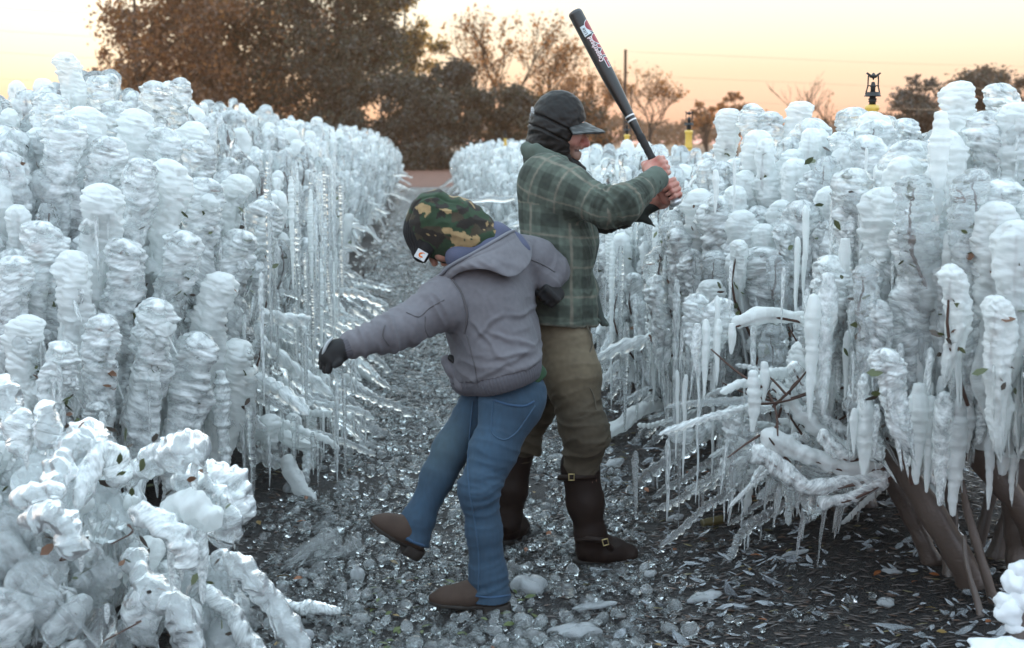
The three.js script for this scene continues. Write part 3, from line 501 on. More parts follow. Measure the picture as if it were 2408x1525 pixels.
{
  seed(351); const a = findBush('second ice-coated bush in the row left'), b = findBush('third ice-coated bush in the row left'), c = findBush('fourth ice-coated bush in the row left');
  const S = (z0, z1, x0, x1) => () => { const u = rnd(), z = rr(z0, z1); return V(lerp(x0, x1, u) + rr(-0.08, 0.08), lerp(0.95, 0.16, u) + rr(-0.1, 0.12), z); };
  skirt(a, 70, S(-5.9, -7.9, -1.25, -0.62), { ang: () => rr(-1.5, 1.2), dip: () => rr(-1.0, 0), lod: 1 });
  skirt(b, 60, S(-7.9, -9.6, -1.25, -0.62), { ang: () => rr(-1.4, 1.2), dip: () => rr(-1.0, 0), lod: 1 });
  skirt(c, 40, S(-9.6, -12, -1.25, -0.65), { ang: () => rr(-1.4, 1.2), dip: () => rr(-1.0, 0), lod: 1 });
  rods(a, 60, () => V(rr(-1.15, -0.55), rr(0.7, 1.55), rr(-5.9, -8)), [0.3, 0.7], [0.008, 0.022]);
  rods(b, 60, () => V(rr(-1.05, -0.6), rr(0.7, 1.6), rr(-8, -10)), [0.3, 0.7], [0.01, 0.026]);
  rods(a, 26, () => V(rr(-0.9, -0.42), rr(0.3, 0.5), rr(-5.8, -6.9)), [0.18, 0.36], [0.006, 0.014]);
  seed(352); const d = findBush('large sprinkler'), e = findBush('third ice-coated bush in the row right'), f = findBush('fourth ice-coated bush in the row right');
  rods(d, 70, () => V(rr(1.02, 1.7), rr(0.75, 1.25), rr(-4.9, -6.2)), [0.3, 0.75], [0.008, 0.024]);
  rods(e, 110, () => V(rr(0.95, 1.5), rr(0.75, 1.45), rr(-6.1, -7.7)), [0.35, 0.8], [0.009, 0.024]);
  rods(f, 60, () => V(rr(0.95, 1.4), rr(0.7, 1.5), rr(-7.7, -9.6)), [0.35, 0.8], [0.01, 0.026]);
  const R = (z0, z1) => () => { const u = rnd(); return V(lerp(1.9, 1.28, u) + rr(-0.1, 0.1), lerp(0.75, 0.2, u) + rr(-0.12, 0.12), rr(z0, z1)); };
  skirt(d, 34, R(-4.7, -6.2), { ang: () => Math.PI + rr(-1.3, 1.4), dip: () => rr(-0.9, 0.3), sz: [0.4, 0.75], lod: 0, slabs: false });
  skirt(e, 60, R(-6.1, -7.9), { ang: () => Math.PI + rr(-1.3, 1.3), dip: () => rr(-0.9, 0.2), sz: [0.4, 0.8], dir: -1 });
  skirt(f, 44, R(-7.9, -10), { ang: () => Math.PI + rr(-1.3, 1.3), dip: () => rr(-0.9, 0.2), sz: [0.4, 0.8], dir: -1 });
  for (const [o, n] of [[d, 50], [e, 60], [f, 40]]) part('leaf', leafSpray(n, (q) => { q.set(rr(1.05, 1.8), rr(0.2, 1.4), o.position.z + rr(-0.8, 0.8)).sub(o.position); }), greenM, o).userData.kind = 'stuff';
  for (const [o, n] of [[a, 50], [b, 40]]) part('leaf', leafSpray(n, (q) => { q.set(rr(-1.5, -0.8), rr(0.2, 1.3), o.position.z + rr(-0.8, 0.8)).sub(o.position); }), greenM, o).userData.kind = 'stuff';
}
// ---------------------------------------------------------------- near pieces: branches, stems and icicles that show singly
function rippledTube(points, radii, sides, seg, s, amp = 0.3, period = 0.016, sag = 1.4, lobed = 0) { // ice round a twig, scalloped, thicker underneath
  const curve = new THREE.CatmullRomCurve3(points), len = curve.getLength(), up = V(0, 1, 0);
  const fr = []; for (let i = 0; i <= seg; i++) { const t = i / seg, T = curve.getTangent(t), B = V(0, 0, 0).crossVectors(T, Math.abs(T.y) > 0.95 ? V(1, 0, 0) : up).normalize(); fr.push({ p: curve.getPoint(t), B, N: V(0, 0, 0).crossVectors(B, T).normalize() }); }
  const g = grid(sides, seg, (u, v) => {
    const i = Math.round(v * seg), a = u * 2 * Math.PI, x = v * len, k = v * (radii.length - 1), j = Math.min(radii.length - 2, Math.floor(k));
    let R = lerp(radii[j], radii[j + 1], k - j) * Math.sqrt(clamp(v * len / radii[0])) * Math.sqrt(clamp((1 - v) * len / radii[radii.length - 1]));
    const ph = x / period + 0.8 * noise(x / 0.07, s, Math.cos(a)) + 0.3 * Math.cos(a), f = ph - Math.floor(ph);
    const q = fr[i].p.clone().addScaledVector(fr[i].B, R * Math.cos(a)).addScaledVector(fr[i].N, R * Math.sin(a));
    R *= 1 + 0.6 * noise(q.x * 17 + s * 3, q.y * 17, q.z * 17) + 0.3 * noise(q.x * 38, q.y * 38 + s, q.z * 38) + 0.22 * lobed * lobes(a + noise(q.x * 12, q.y * 12, s), x, 6, 0.034, Math.round(s * 3)) * (R / 0.03) + amp * (Math.pow(4 * f * (1 - f), 0.6) - 0.6);
    if (v <= 0 || v >= 1) R = 0.0004;
    return fr[i].p.clone().addScaledVector(fr[i].B, R * Math.cos(a)).addScaledVector(fr[i].N, R * Math.sin(a) * (Math.sin(a) < 0 ? sag : 1));
  }, true);
  const uv = g.attributes.uv; for (let i = 0; i < uv.count; i++) uv.setXY(i, uv.getX(i), uv.getY(i) * len / 0.3);
  return g;
}
const shows = []; // places of the single columns: leaves are frozen into them too
const frozenLeaves = (t, from, to) => { const l = shows.slice(from, to); part('leaf', leafSpray(l.length * 12, (q) => { const [c, r] = pick(l), a = rr(0, 6.283), k = r * rr(0, 0.75); q.set(c.x + k * Math.cos(a), c.y - rr(0.03, 0.3), c.z + k * Math.sin(a)); }), greenM, t).userData.kind = 'stuff'; };
const local = (t) => (px, py, d) => at(px, py, d).sub(t.position);
{ // the heap of low iced branches in the left foreground
  seed(301);
  const x = -1.22, z = -3.95, t = thing('iced_bush', 'low broken heap of thickly iced branches in the left foreground', 'bush', [x, 0, z]), P = local(t), L = LOD[0];
  const spots = [];
  for (let i = 0; i < 260; i++) { // knobs on a low mound
    const az = rr(-2.2, 2.6), el = Math.asin(rnd()), k = rr(0.7, 1), p = V(0.62 * k * Math.cos(el) * Math.cos(az), lerp(0.1, 0.86 - 0.28 * smooth(-0.3, 0.5, 0.62 * Math.cos(el) * Math.cos(az)), Math.pow(Math.sin(el), 0.8)), 0.5 * k * Math.cos(el) * Math.sin(az));
    if (spots.some((q) => q.distanceTo(p) < 0.07)) continue; spots.push(p);
    const c = column(t, pick(rnd() < 0.85 ? L.clump : L.mid), rnd() < 0.55 ? ICE.glassy : iceFor(rnd() * 0.9), p, V(p.x * 0.9 + rr(-0.7, 0.7), 1, p.z * 0.9 + rr(-0.6, 0.6)), rr(0.5, 1.25));
    if (rnd() < 0.5) { const k = hang(c, pick(L.icicle), V(rr(-0.05, 0.05), -rr(0.06, 0.2), rr(-0.03, 0.06)), rr(0.4, 1)); k.quaternion.copy(c.quaternion).invert(); }
  }
  const B = (pts, r0, r1, s, m = ICE.glassy) => part('iced_bough', rippledTube(pts.map(([a, b, d]) => P(a, b, d)), [r0 * 0.8, r0, r1], 28, 110, s, 0.0, 0.026, 1.2, 0.35), m, t);
  B([[500, 1300, 3.95], [575, 1345, 3.9], [650, 1430, 3.9], [735, 1570, 3.88]], 0.034, 0.03, 1);
  B([[300, 1290, 3.8], [350, 1370, 3.75], [420, 1440, 3.7], [470, 1550, 3.7]], 0.04, 0.03, 2);
  B([[470, 1380, 3.95], [540, 1440, 3.95], [620, 1560, 3.95]], 0.03, 0.028, 3, ICE.milky);
  B([[260, 1120, 3.75], [340, 1090, 3.65], [420, 1058, 3.6], [495, 1040, 3.6]], 0.036, 0.05, 4);
  B([[120, 1180, 3.5], [160, 1060, 3.6], [215, 1025, 3.65], [250, 1090, 3.65]], 0.045, 0.04, 5); B([[180, 1200, 3.55], [230, 1070, 3.62], [275, 1080, 3.65], [280, 1150, 3.65]], 0.035, 0.04, 25, ICE.milky);
  B([[20, 1180, 3.4], [80, 1165, 3.4], [155, 1150, 3.4]], 0.028, 0.03, 6);
  B([[430, 1110, 3.85], [520, 1130, 3.85], [560, 1170, 3.85], [560, 1240, 3.85]], 0.05, 0.04, 7, ICE.milky); B([[400, 1130, 3.82], [480, 1150, 3.8], [530, 1230, 3.8], [520, 1290, 3.8]], 0.045, 0.04, 27);
  B([[380, 1200, 3.7], [450, 1190, 3.65], [520, 1240, 3.65]], 0.042, 0.035, 8, ICE.white); B([[300, 1200, 3.6], [380, 1230, 3.58], [440, 1290, 3.58], [450, 1340, 3.6]], 0.036, 0.03, 28, ICE.milky);
  B([[40, 1230, 3.4], [120, 1215, 3.4], [165, 1260, 3.4], [170, 1320, 3.4]], 0.04, 0.035, 9);
  B([[60, 960, 3.6], [40, 1010, 3.6], [60, 1080, 3.6]], 0.035, 0.03, 10, ICE.milky);
  B([[100, 940, 3.6], [115, 990, 3.6], [95, 1060, 3.6]], 0.035, 0.028, 11);
  B([[-20, 890, 3.6], [5, 920, 3.6], [10, 1000, 3.6]], 0.045, 0.04, 12);
  const I = (px, y0, y1, d, r, m = ICE.milky) => { const p = P(px, y0, d), h = (y1 - y0) * d / FPX; const o = part('icicle', icicle(px * 0.37, { h, r, rings: 46, sides: 11, bead: 0.12 }), m, t); o.position.copy(p); };
  [[455, 1080, 1180, 3.62, 0.014], [480, 1075, 1140, 3.62, 0.009], [472, 1240, 1430, 3.66, 0.026], [400, 1290, 1400, 3.64, 0.016], [500, 1120, 1240, 3.8, 0.011], [535, 1180, 1320, 3.85, 0.008], [548, 1180, 1300, 3.85, 0.008], [300, 1120, 1165, 3.66, 0.011], [120, 1180, 1260, 3.42, 0.014], [545, 1340, 1395, 3.9, 0.012], [425, 1320, 1370, 3.66, 0.010], [60, 1060, 1110, 3.5, 0.01], [190, 1290, 1350, 3.5, 0.012], [250, 1420, 1470, 3.6, 0.013], [510, 1140, 1230, 3.85, 0.006]].forEach((a) => I(...a));
  for (let i = 0; i < 4; i++) { const a = P(rr(40, 520), rr(1130, 1480), rr(3.45, 3.7)); part('twig', tube([a, a.clone().add(V(rr(-0.05, 0.05), rr(-0.05, 0.02), rr(0, 0.04))), a.clone().add(V(rr(-0.09, 0.09), rr(-0.09, 0.03), rr(0, 0.08)))], [0.004, 0.003, 0.002], 6, 6), twigM, t); }
  part('leaf', leafSpray(70, (q) => { q.copy(P(rr(0, 540), rr(1000, 1500), rr(3.5, 3.9))); }), greenM, t).userData.kind = 'stuff';
  const lying = tag(part('fallen_bough', rippledTube([onGround(640, 1410, 0.04), onGround(700, 1432, 0.03), onGround(760, 1438, 0.03), onGround(805, 1440, 0.02)], [0.018, 0.026, 0.012], 14, 60, 15, 0.25, 0.02, 0.9), ICE.milky, scene), 'thin iced branch lying on the path at the edge of the broken heap', 'branch');
}
{ // left bush: columns that show singly against the sky
  seed(311);
  const t = scene.getObjectByName('iced_bush'), P = local(t), L = LOD[0];
  // top pixel, distance, length, width in pixels, lean
  [[150, 124, 5.6, 150, 66, 0], [112, 218, 5.3, 330, 95, 0], [235, 178, 5.7, 210, 70, 0.05], [205, 250, 5.2, 300, 100, 0.05], [362, 190, 5.8, 260, 76, 0.1], [424, 182, 6.0, 300, 58, 0.05], [322, 255, 5.4, 420, 92, 0.1], [140, 270, 4.95, 430, 110, 0.05], [270, 236, 5.6, 260, 66, 0.05], [455, 285, 5.7, 380, 84, 0.15], [250, 320, 5.0, 420, 92, 0.1], [395, 300, 5.4, 420, 96, 0.15], [400, 375, 5.0, 470, 92, 0.15], [470, 330, 5.4, 330, 80, 0.15], [330, 372, 4.9, 480, 90, 0.15], [90, 300, 5.2, 260, 56, 0], [30, 430, 5.2, 240, 70, 0], [625, 470, 5.6, 330, 84, 0.22], [560, 410, 5.9, 330, 74, 0.2], [490, 420, 5.2, 480, 100, 0.2], [570, 540, 5.3, 500, 96, 0.25], [240, 430, 4.7, 480, 100, 0.12], [100, 520, 4.6, 360, 110, 0.1], [30, 600, 4.5, 330, 90, 0.05], [180, 590, 4.5, 420, 92, 0.12], [300, 560, 4.7, 520, 96, 0.18], [430, 540, 4.9, 560, 96, 0.22], [520, 640, 5.0, 520, 92, 0.25], [370, 700, 4.6, 520, 100, 0.2], [250, 740, 4.4, 460, 84, 0.18], [60, 740, 4.3, 300, 90, 0.1], [150, 800, 4.2, 260, 76, 0.12], [470, 780, 4.8, 460, 110, 0.24], [560, 800, 5.1, 420, 90, 0.25]].forEach(([px, py, d, len, w, ln], i) => {
    const h = len * d / FPX, r = w * d / FPX / 2.3, g = iceColumn(400 + i, { h, r, rings: 110, sides: 42, taper: rr(0.2, 0.45), lumps: 0.3, head: rr(0.25, 0.5), tips: 6 });
    column(t, g, i % 3 ? ICE.milky : ICE.white, P(px, py, d), V(ln, 1, ln * 0.4), 1, 0); shows.push([P(px, py, d), r]); if (py > 200) dress(t, L, P(px, py, d), h, r, V(ln, 1, ln * 0.4), 5);
  });
  frozenLeaves(t, 0, shows.length);
  // long thin drips on its path side
  [[612, 640, 960, 5.15, 0.012], [630, 500, 830, 5.2, 0.014], [585, 830, 1180, 5.1, 0.03], [520, 870, 1180, 5.0, 0.04], [600, 900, 1010, 5.2, 0.01], [770, 420, 700, 7, 0.014], [740, 470, 720, 7, 0.014], [700, 520, 720, 6.6, 0.02], [808, 890, 1130, 6.0, 0.012], [790, 900, 1140, 6.0, 0.013], [745, 1010, 1150, 6.0, 0.011], [825, 800, 940, 6.1, 0.010], [835, 820, 930, 6.1, 0.009]].forEach(([px, y0, y1, d, r], i) => { const o = part('icicle', icicle(500 + i, { h: (y1 - y0) * d / FPX, r, rings: 110, sides: 10, bead: 0.35 }), i % 3 ? ICE.clear : ICE.milky, t); o.position.copy(P(px, y0, d)); });
}
{ // right: stems, fanned branches and the long white icicles of the nearest bush
  seed(321);
  const all = []; scene.traverse((o) => { if (o.name.startsWith('iced_bush')) all.push(o); });
  const t = all.find((o) => o.userData.label.startsWith('nearest')), u = all.find((o) => o.userData.label.includes('large sprinkler')), P = local(t), Q = local(u);
  const stem = (o, f, pts, r0, r1) => part('stem', tube(pts.map((a) => f(...a)), [r0 * 1.15, r0, lerp(r0, r1, 0.6), r1], 12, 18, (s, a) => 0.08 * Math.sin(a * 2 + s * 9) + 0.06 * Math.sin(s * 31)), stemM, o);
  stem(t, P, [[2300, 1400, 4.28], [2255, 1310, 4.25], [2180, 1190, 4.22], [2105, 1085, 4.2], [2040, 1030, 4.2]], 0.047, 0.028);
  stem(t, P, [[2195, 1330, 4.5], [2160, 1250, 4.5], [2110, 1160, 4.48], [2070, 1100, 4.46]], 0.032, 0.022);
  stem(t, P, [[2250, 1420, 4.35], [2235, 1330, 4.4], [2240, 1220, 4.45], [2220, 1080, 4.5]], 0.026, 0.018);
  stem(t, P, [[2450, 1290, 4.2], [2390, 1180, 4.15], [2310, 1090, 4.12], [2270, 1050, 4.1]], 0.04, 0.03);
  stem(t, P, [[2345, 1440, 4.1], [2310, 1320, 4.1], [2275, 1200, 4.1], [2262, 1130, 4.1]], 0.016, 0.010);
  stem(t, P, [[2335, 1330, 4.5], [2370, 1220, 4.5], [2400, 1130, 4.5], [2420, 1060, 4.5]], 0.028, 0.02);
  stem(t, P, [[2408, 1400, 4.3], [2400, 1290, 4.3], [2385, 1190, 4.3], [2400, 1060, 4.3]], 0.045, 0.04);
  stem(t, P, [[2330, 1530, 4.0], [2300, 1420, 4.05], [2275, 1330, 4.08], [2268, 1260, 4.1]], 0.011, 0.007);
  stem(t, P, [[2290, 1330, 4.6], [2320, 1210, 4.6], [2345, 1100, 4.6], [2350, 1040, 4.6]], 0.022, 0.02);
  stem(u, Q, [[1985, 1245, 5.2], [1975, 1200, 5.2], [1950, 1140, 5.2], [1900, 1050, 5.2]], 0.036, 0.02);
  stem(u, Q, [[2065, 1245, 5.2], [2050, 1200, 5.2], [2010, 1120, 5.2], [1990, 1040, 5.2]], 0.036, 0.02);
  stem(u, Q, [[2120, 1240, 5.3], [2130, 1190, 5.3], [2120, 1110, 5.3], [2160, 1000, 5.3]], 0.03, 0.02);
  const fan = (pts, r0, r1, s, m = ICE.milky) => { const q = pts.map((a) => P(...a)); part('iced_branch', rippledTube(q, [r0, r0 * 0.9, r1], 16, 70, s, 0.08, 0.03, 1.5), m, t); part('twig', tube(q.map((a) => a.clone().add(V(0, -r0 * 0.75, 0.012))), [0.006, 0.004], 6, 16), twigM, t); };
  fan([[2060, 1060, 4.3], [1960, 1000, 4.35], [1900, 920, 4.4], [1862, 850, 4.4]], 0.024, 0.018, 1);
  fan([[2060, 1075, 4.25], [1960, 1040, 4.3], [1880, 960, 4.35], [1815, 900, 4.4]], 0.025, 0.018, 2, ICE.white);
  fan([[2080, 1090, 4.2], [1990, 1095, 4.2], [1890, 1060, 4.2], [1790, 1015, 4.2]], 0.022, 0.03, 3, ICE.white);
  fan([[2100, 1110, 4.2], [1990, 1130, 4.2], [1900, 1140, 4.2], [1830, 1090, 4.2], [1770, 1050, 4.2]], 0.022, 0.028, 4);
  fan([[2160, 1070, 4.2], [2080, 1050, 4.2], [1990, 1070, 4.15], [1930, 1010, 4.15]], 0.02, 0.018, 5);
  fan([[2090, 1000, 4.35], [2020, 930, 4.4], [1990, 850, 4.4]], 0.02, 0.016, 6, ICE.white);
  fan([[1960, 760, 4.4], [1880, 745, 4.4], [1800, 735, 4.4], [1720, 760, 4.4]], 0.022, 0.024, 7, ICE.white);
  fan([[2090, 1120, 4.2], [2000, 1165, 4.2], [1920, 1180, 4.25]], 0.016, 0.02, 8);
  // a tangle of thin iced twigs under the canopy and a ragged fringe of drips along its lower edge
  for (let i = 0; i < 64; i++) { const p = P(rr(1800, 2140), rr(840, 1120), rr(4.25, 5.0)); bough(t, LOD[1], p, Math.PI + rr(-1.3, 1.5), rr(-0.8, 0.9), rr(0.32, 0.62), iceFor(rnd()), Math.floor(rr(0, 3))); }
  for (let i = 0; i < 40; i++) { const a = P(rr(1760, 2130), rr(860, 1120), rr(4.2, 4.9)), d = V(rr(-1, 0.4), rr(-0.5, 0.8), rr(-0.4, 0.5)).normalize(), L = rr(0.1, 0.26); part('twig', tube([a, a.clone().addScaledVector(d, L * 0.5).add(V(rr(-0.02, 0.02), rr(-0.02, 0.02), 0)), a.clone().addScaledVector(d, L)], [0.005, 0.004, 0.0025], 6, 8), twigM, t); }
  for (let i = 0; i < 64; i++) { const px = rr(1960, 2430), o = part('icicle', pick(LOD[0].icicle), rnd() < 0.6 ? ICE.white : ICE.milky, t); o.position.copy(P(px, rr(740, 930), rr(3.85, 4.3))); o.rotation.y = rr(0, 6.28); const k = rr(0.5, 1.1); o.scale.set(k * rr(0.9, 1.7), k, k * rr(0.9, 1.7)); }
  for (let i = 0; i < 26; i++) { const o = part('icicle', pick(LOD[0].icicle), rnd() < 0.6 ? ICE.white : ICE.milky, t); o.position.copy(P(rr(1620, 2400), rr(330, 820), rr(4.3, 4.6))); o.rotation.y = rr(0, 6.28); const k = rr(0.5, 1.4); o.scale.set(k, k, k); }
  // hanging clubs and scoops of clear ice under the fan
  [[1742, 955, 205, 46, 4.6, ICE.milky], [1760, 1000, 180, 40, 4.55, ICE.clear], [1905, 1060, 165, 74, 4.3, ICE.clear], [1820, 1040, 110, 60, 4.4, ICE.clear], [1985, 1110, 100, 50, 4.4, ICE.clear], [1700, 700, 180, 60, 4.7, ICE.milky], [1880, 800, 190, 56, 4.5, ICE.white], [1640, 690, 170, 70, 4.8, ICE.milky]].forEach(([px, py, len, w, d, m], i) => column(t, iceColumn(540 + i, { h: len * d / FPX, r: w * d / FPX / 2, rings: 70, sides: 26, taper: 0.25, lumps: 0.3 }), m, P(px, py, d), V(0.12, 1, 0), 1, 0));
  // px, top, tip, distance, radius
  [[1915, 690, 975, 4.00, 0.026], [1948, 640, 960, 4.00, 0.036], [1722, 760, 830, 4.20, 0.02], [1662, 750, 930, 4.40, 0.015], [1690, 750, 900, 4.40, 0.013], [1640, 760, 870, 4.40, 0.022], [1775, 870, 1010, 4.20, 0.03], [1800, 850, 940, 4.20, 0.02], [1612, 880, 1115, 4.60, 0.009], [1645, 850, 1170, 4.60, 0.007], [1594, 870, 1070, 4.70, 0.008], [2038, 930, 1110, 3.90, 0.035], [2012, 960, 1060, 3.90, 0.014], [2062, 950, 1070, 3.90, 0.016], [2165, 900, 1130, 3.85, 0.036], [2145, 930, 1090, 3.85, 0.014], [2190, 930, 1150, 3.85, 0.022], [2222, 920, 1180, 3.80, 0.036], [2255, 930, 1203, 3.80, 0.036], [2280, 940, 1060, 3.80, 0.02], [2335, 960, 1190, 3.80, 0.018], [2310, 930, 1040, 3.80, 0.03], [2370, 900, 1110, 3.80, 0.045], [2395, 940, 1170, 3.80, 0.018], [2240, 540, 700, 3.80, 0.035], [2275, 520, 640, 3.80, 0.03], [2320, 600, 690, 3.80, 0.02], [1990, 560, 640, 4.10, 0.03], [2215, 260, 490, 3.80, 0.034]].forEach(([px, y0, y1, d, r], i) => { const o = part('icicle', icicle(600 + i, { h: 1.08 * (y1 - y0) * d / FPX, r: r * 1.1, rings: 70, sides: 14, bead: 0.12 }), i % 4 === 1 ? ICE.milky : ICE.white, t); o.position.copy(P(px, y0, d)); });
  const at0 = shows.length;
  // columns that show singly: top pixel, distance, length, width
  [[2258, 190, 4.15, 330, 105, 0], [2362, 195, 4.2, 360, 100, 0], [2330, 260, 4.05, 420, 100, 0], [2395, 240, 4.0, 500, 100, 0], [2140, 330, 4.2, 460, 150, 1], [2010, 395, 4.2, 300, 110, 1], [2075, 440, 4.1, 480, 120, 0], [2190, 500, 4.0, 420, 110, 0], [2330, 480, 3.95, 460, 130, 0], [2400, 560, 3.9, 400, 100, 0], [2040, 640, 4.1, 330, 100, 0], [2160, 690, 4.0, 300, 120, 0], [2290, 640, 3.95, 380, 110, 1], [1950, 600, 4.15, 180, 100, 0], [2040, 870, 4.05, 160, 84, 0], [2190, 790, 4.0, 240, 110, 1], [2370, 760, 3.9, 280, 100, 0], [2260, 850, 3.98, 190, 90, 0]].forEach(([px, py, d, len, w, m], i) => { column(t, iceColumn(440 + i, { h: len * d / FPX, r: w * d / FPX / 2.4, rings: 110, sides: 42, taper: rr(0.25, 0.45), lumps: 0.34, tips: 7 }), m || i % 3 ? ICE.milky : ICE.white, P(px, py, d), V(-0.03, 1, 0), 1, 0); shows.push([P(px, py, d), w * d / FPX / 2.4]); dress(t, LOD[0], P(px, py, d), len * d / FPX, w * d / FPX / 2.3, V(0, 1, 0), 5); });
  frozenLeaves(t, at0, shows.length); const at1 = shows.length;
  [[1712, 255, 6.2, 300, 64], [1772, 243, 6.1, 320, 72], [1820, 262, 6.0, 330, 66], [1882, 238, 6.0, 320, 74], [1930, 300, 5.6, 300, 72], [2010, 252, 5.8, 300, 80], [2060, 262, 5.5, 420, 86], [2085, 272, 5.8, 280, 60], [2128, 278, 5.7, 300, 70], [1860, 350, 5.4, 340, 80], [1985, 310, 5.3, 320, 80], [1745, 390, 5.6, 380, 66], [1840, 470, 5.2, 360, 70], [1920, 400, 5.2, 330, 92]].forEach(([px, py, d, len, w], i) => { column(u, iceColumn(470 + i, { h: len * d / FPX, r: w * d / FPX / 2.4, rings: 110, sides: 42, taper: 0.35, lumps: 0.34, tips: 6 }), i % 3 ? ICE.milky : ICE.white, Q(px, py, d), V(0, 1, 0), 1, 0); shows.push([Q(px, py, d), w * d / FPX / 2.4]); if (py > 270) dress(u, LOD[0], Q(px, py, d), len * d / FPX, w * d / FPX / 2.3, V(0, 1, 0), 4); });
  frozenLeaves(u, at1, shows.length);
}
{ // the lump of white rime at the lower right edge, on its own dark stub
  const d = 3.45, b = at(2405, 1500, d), t = thing('rimed_stub', 'bright white lump of rime ice on a dark stub at the lower right edge', 'ice lump', [b.x, 0, b.z]), P = local(t);
  const rime = new THREE.MeshPhysicalMaterial({ color: lin(0.9, 0.93, 0.95), roughness: 0.7, transmission: 0.25, thickness: 0 });
  part('stub', tube([V(0, -0.05, 0), V(0.01, 0.15, 0), P(2400, 1470, d), P(2404, 1400, d)], [0.035, 0.03, 0.024, 0.02], 10, 12), stemM, t);
  [[2375, 1440, 30], [2385, 1370, 26], [2400, 1345, 22], [2408, 1405, 34], [2362, 1415, 20], [2390, 1470, 20]].forEach(([px, py, r], i) => part('rime_lump', grid(22, 14, (u, v) => { const a = u * 2 * Math.PI, e = (v - 0.5) * Math.PI, R = r * d / FPX * (1.15 + 0.4 * noise(Math.cos(a) * Math.cos(e) * 1.3 + i * 5, Math.sin(e) * 1.3, Math.sin(a) * Math.cos(e) * 1.3)); return P(px, py, d).add(V(R * Math.cos(e) * Math.cos(a), R * Math.sin(e), -R * Math.cos(e) * Math.sin(a))); }, true), rime, t));
  const l2 = at(2360, 1530, 3.4); tag(part('rime_lump', grid(22, 14, (u, v) => { const a = u * 2 * Math.PI, e = (v - 0.5) * Math.PI, R = 1 + 0.5 * noise(Math.cos(a) * 1.6, Math.sin(e) * 1.3, Math.sin(a) * 1.6 + 4); return l2.clone().add(V(0.1 * R * Math.cos(e) * Math.cos(a), 0.03 * R * Math.sin(e), -0.06 * R * Math.cos(e) * Math.sin(a))); }, true), rime, scene), 'flat patch of white rime ice cut off by the lower right corner', 'ice lump');
}
// ---------------------------------------------------------------- sprinklers on yellow risers
const yellowM = new THREE.MeshPhysicalMaterial({ color: lin(0.72, 0.45, 0.06), roughness: 0.35, clearcoat: 0.8, clearcoatRoughness: 0.1 });
const blackM = new THREE.MeshStandardMaterial({ color: lin(0.012, 0.012, 0.013), roughness: 0.45 });
function sprinkler(label, px, topPy, d) {
  const top = at(px, topPy, d), t = thing('sprinkler', label, 'sprinkler', [top.x, 0, top.z], 'sprinklers standing in the right row');
  const y = top.y - 0.158;
  part('riser_pipe', lathe([[0, 0], [0.03, 0], [0.03, y - 0.2], [0.034, y - 0.19], [0.034, y - 0.12], [0.03, y - 0.115], [0.03, y - 0.03], [0.036, y - 0.025], [0.036, y - 0.004], [0.02, y], [0, y]], 20), yellowM, t);
  part('pipe_joint', new THREE.TorusGeometry(0.0335, 0.0025, 8, 24).rotateX(Math.PI / 2).translate(0, y - 0.155, 0), blackM, t);
  part('threaded_neck', lathe([[0, y - 0.001], [0.017, y], [0.016, y + 0.012], [0.021, y + 0.014], [0.021, y + 0.019], [0.0165, y + 0.021], [0.0215, y + 0.025], [0.0215, y + 0.029], [0.016, y + 0.032], [0.0155, y + 0.05]], 18), blackM, t);
  part('bell', lathe([[0.006, y + 0.041], [0.041, y + 0.0405], [0.043, y + 0.043], [0.0385, y + 0.046], [0.034, y + 0.056], [0.0325, y + 0.062], [0.008, y + 0.062]], 24), blackM, t);
  part('nozzle', lathe([[0, y + 0.06], [0.012, y + 0.061], [0.012, y + 0.086], [0.015, y + 0.088], [0.015, y + 0.094], [0.011, y + 0.098], [0.011, y + 0.103], [0.0085, y + 0.105], [0.0085, y + 0.112], [0, y + 0.113]], 16), blackM, t);
  for (const s of [-1, 1]) {
    part('bridge_post', tube([V(s * 0.036, y + 0.05, 0), V(s * 0.031, y + 0.075, 0), V(s * 0.0265, y + 0.092, 0), V(s * 0.0265, y + 0.115, 0), V(s * 0.025, y + 0.145, 0)], [0.0042, 0.0036, 0.0036, 0.004], 8, 14), blackM, t);
    part('bridge_arm', new THREE.BoxGeometry(0.026, 0.005, 0.008).translate(s * 0.017, y + 0.094, 0), blackM, t);
    part('deflector_wing', new THREE.BoxGeometry(0.024, 0.008, 0.012).rotateZ(s * 0.55).translate(s * 0.025, y + 0.15, 0), blackM, t);
  }
  part('deflector', lathe([[0, y + 0.12], [0.003, y + 0.124], [0.005, y + 0.13], [0.017, y + 0.134], [0.02, y + 0.139], [0.02, y + 0.146], [0.01, y + 0.148], [0.005, y + 0.156], [0, y + 0.158]], 14), blackM, t);
  return t;
}
sprinkler('largest black sprinkler on a yellow riser, against the sky at the right', 2055, 171, 6.4);
sprinkler('smaller black sprinkler on a yellow riser, right of the bat handle', 1621, 262, 10.9);
sprinkler('half hidden sprinkler on a yellow riser just behind the bat', 1475, 283, 14.6);
sprinkler('far sprinkler on a yellow riser behind the back of the capped head', 1256, 303, 21.5);
sprinkler('farthest sprinkler, a yellow speck in the ice left of the capped head', 1188, 308, 27);
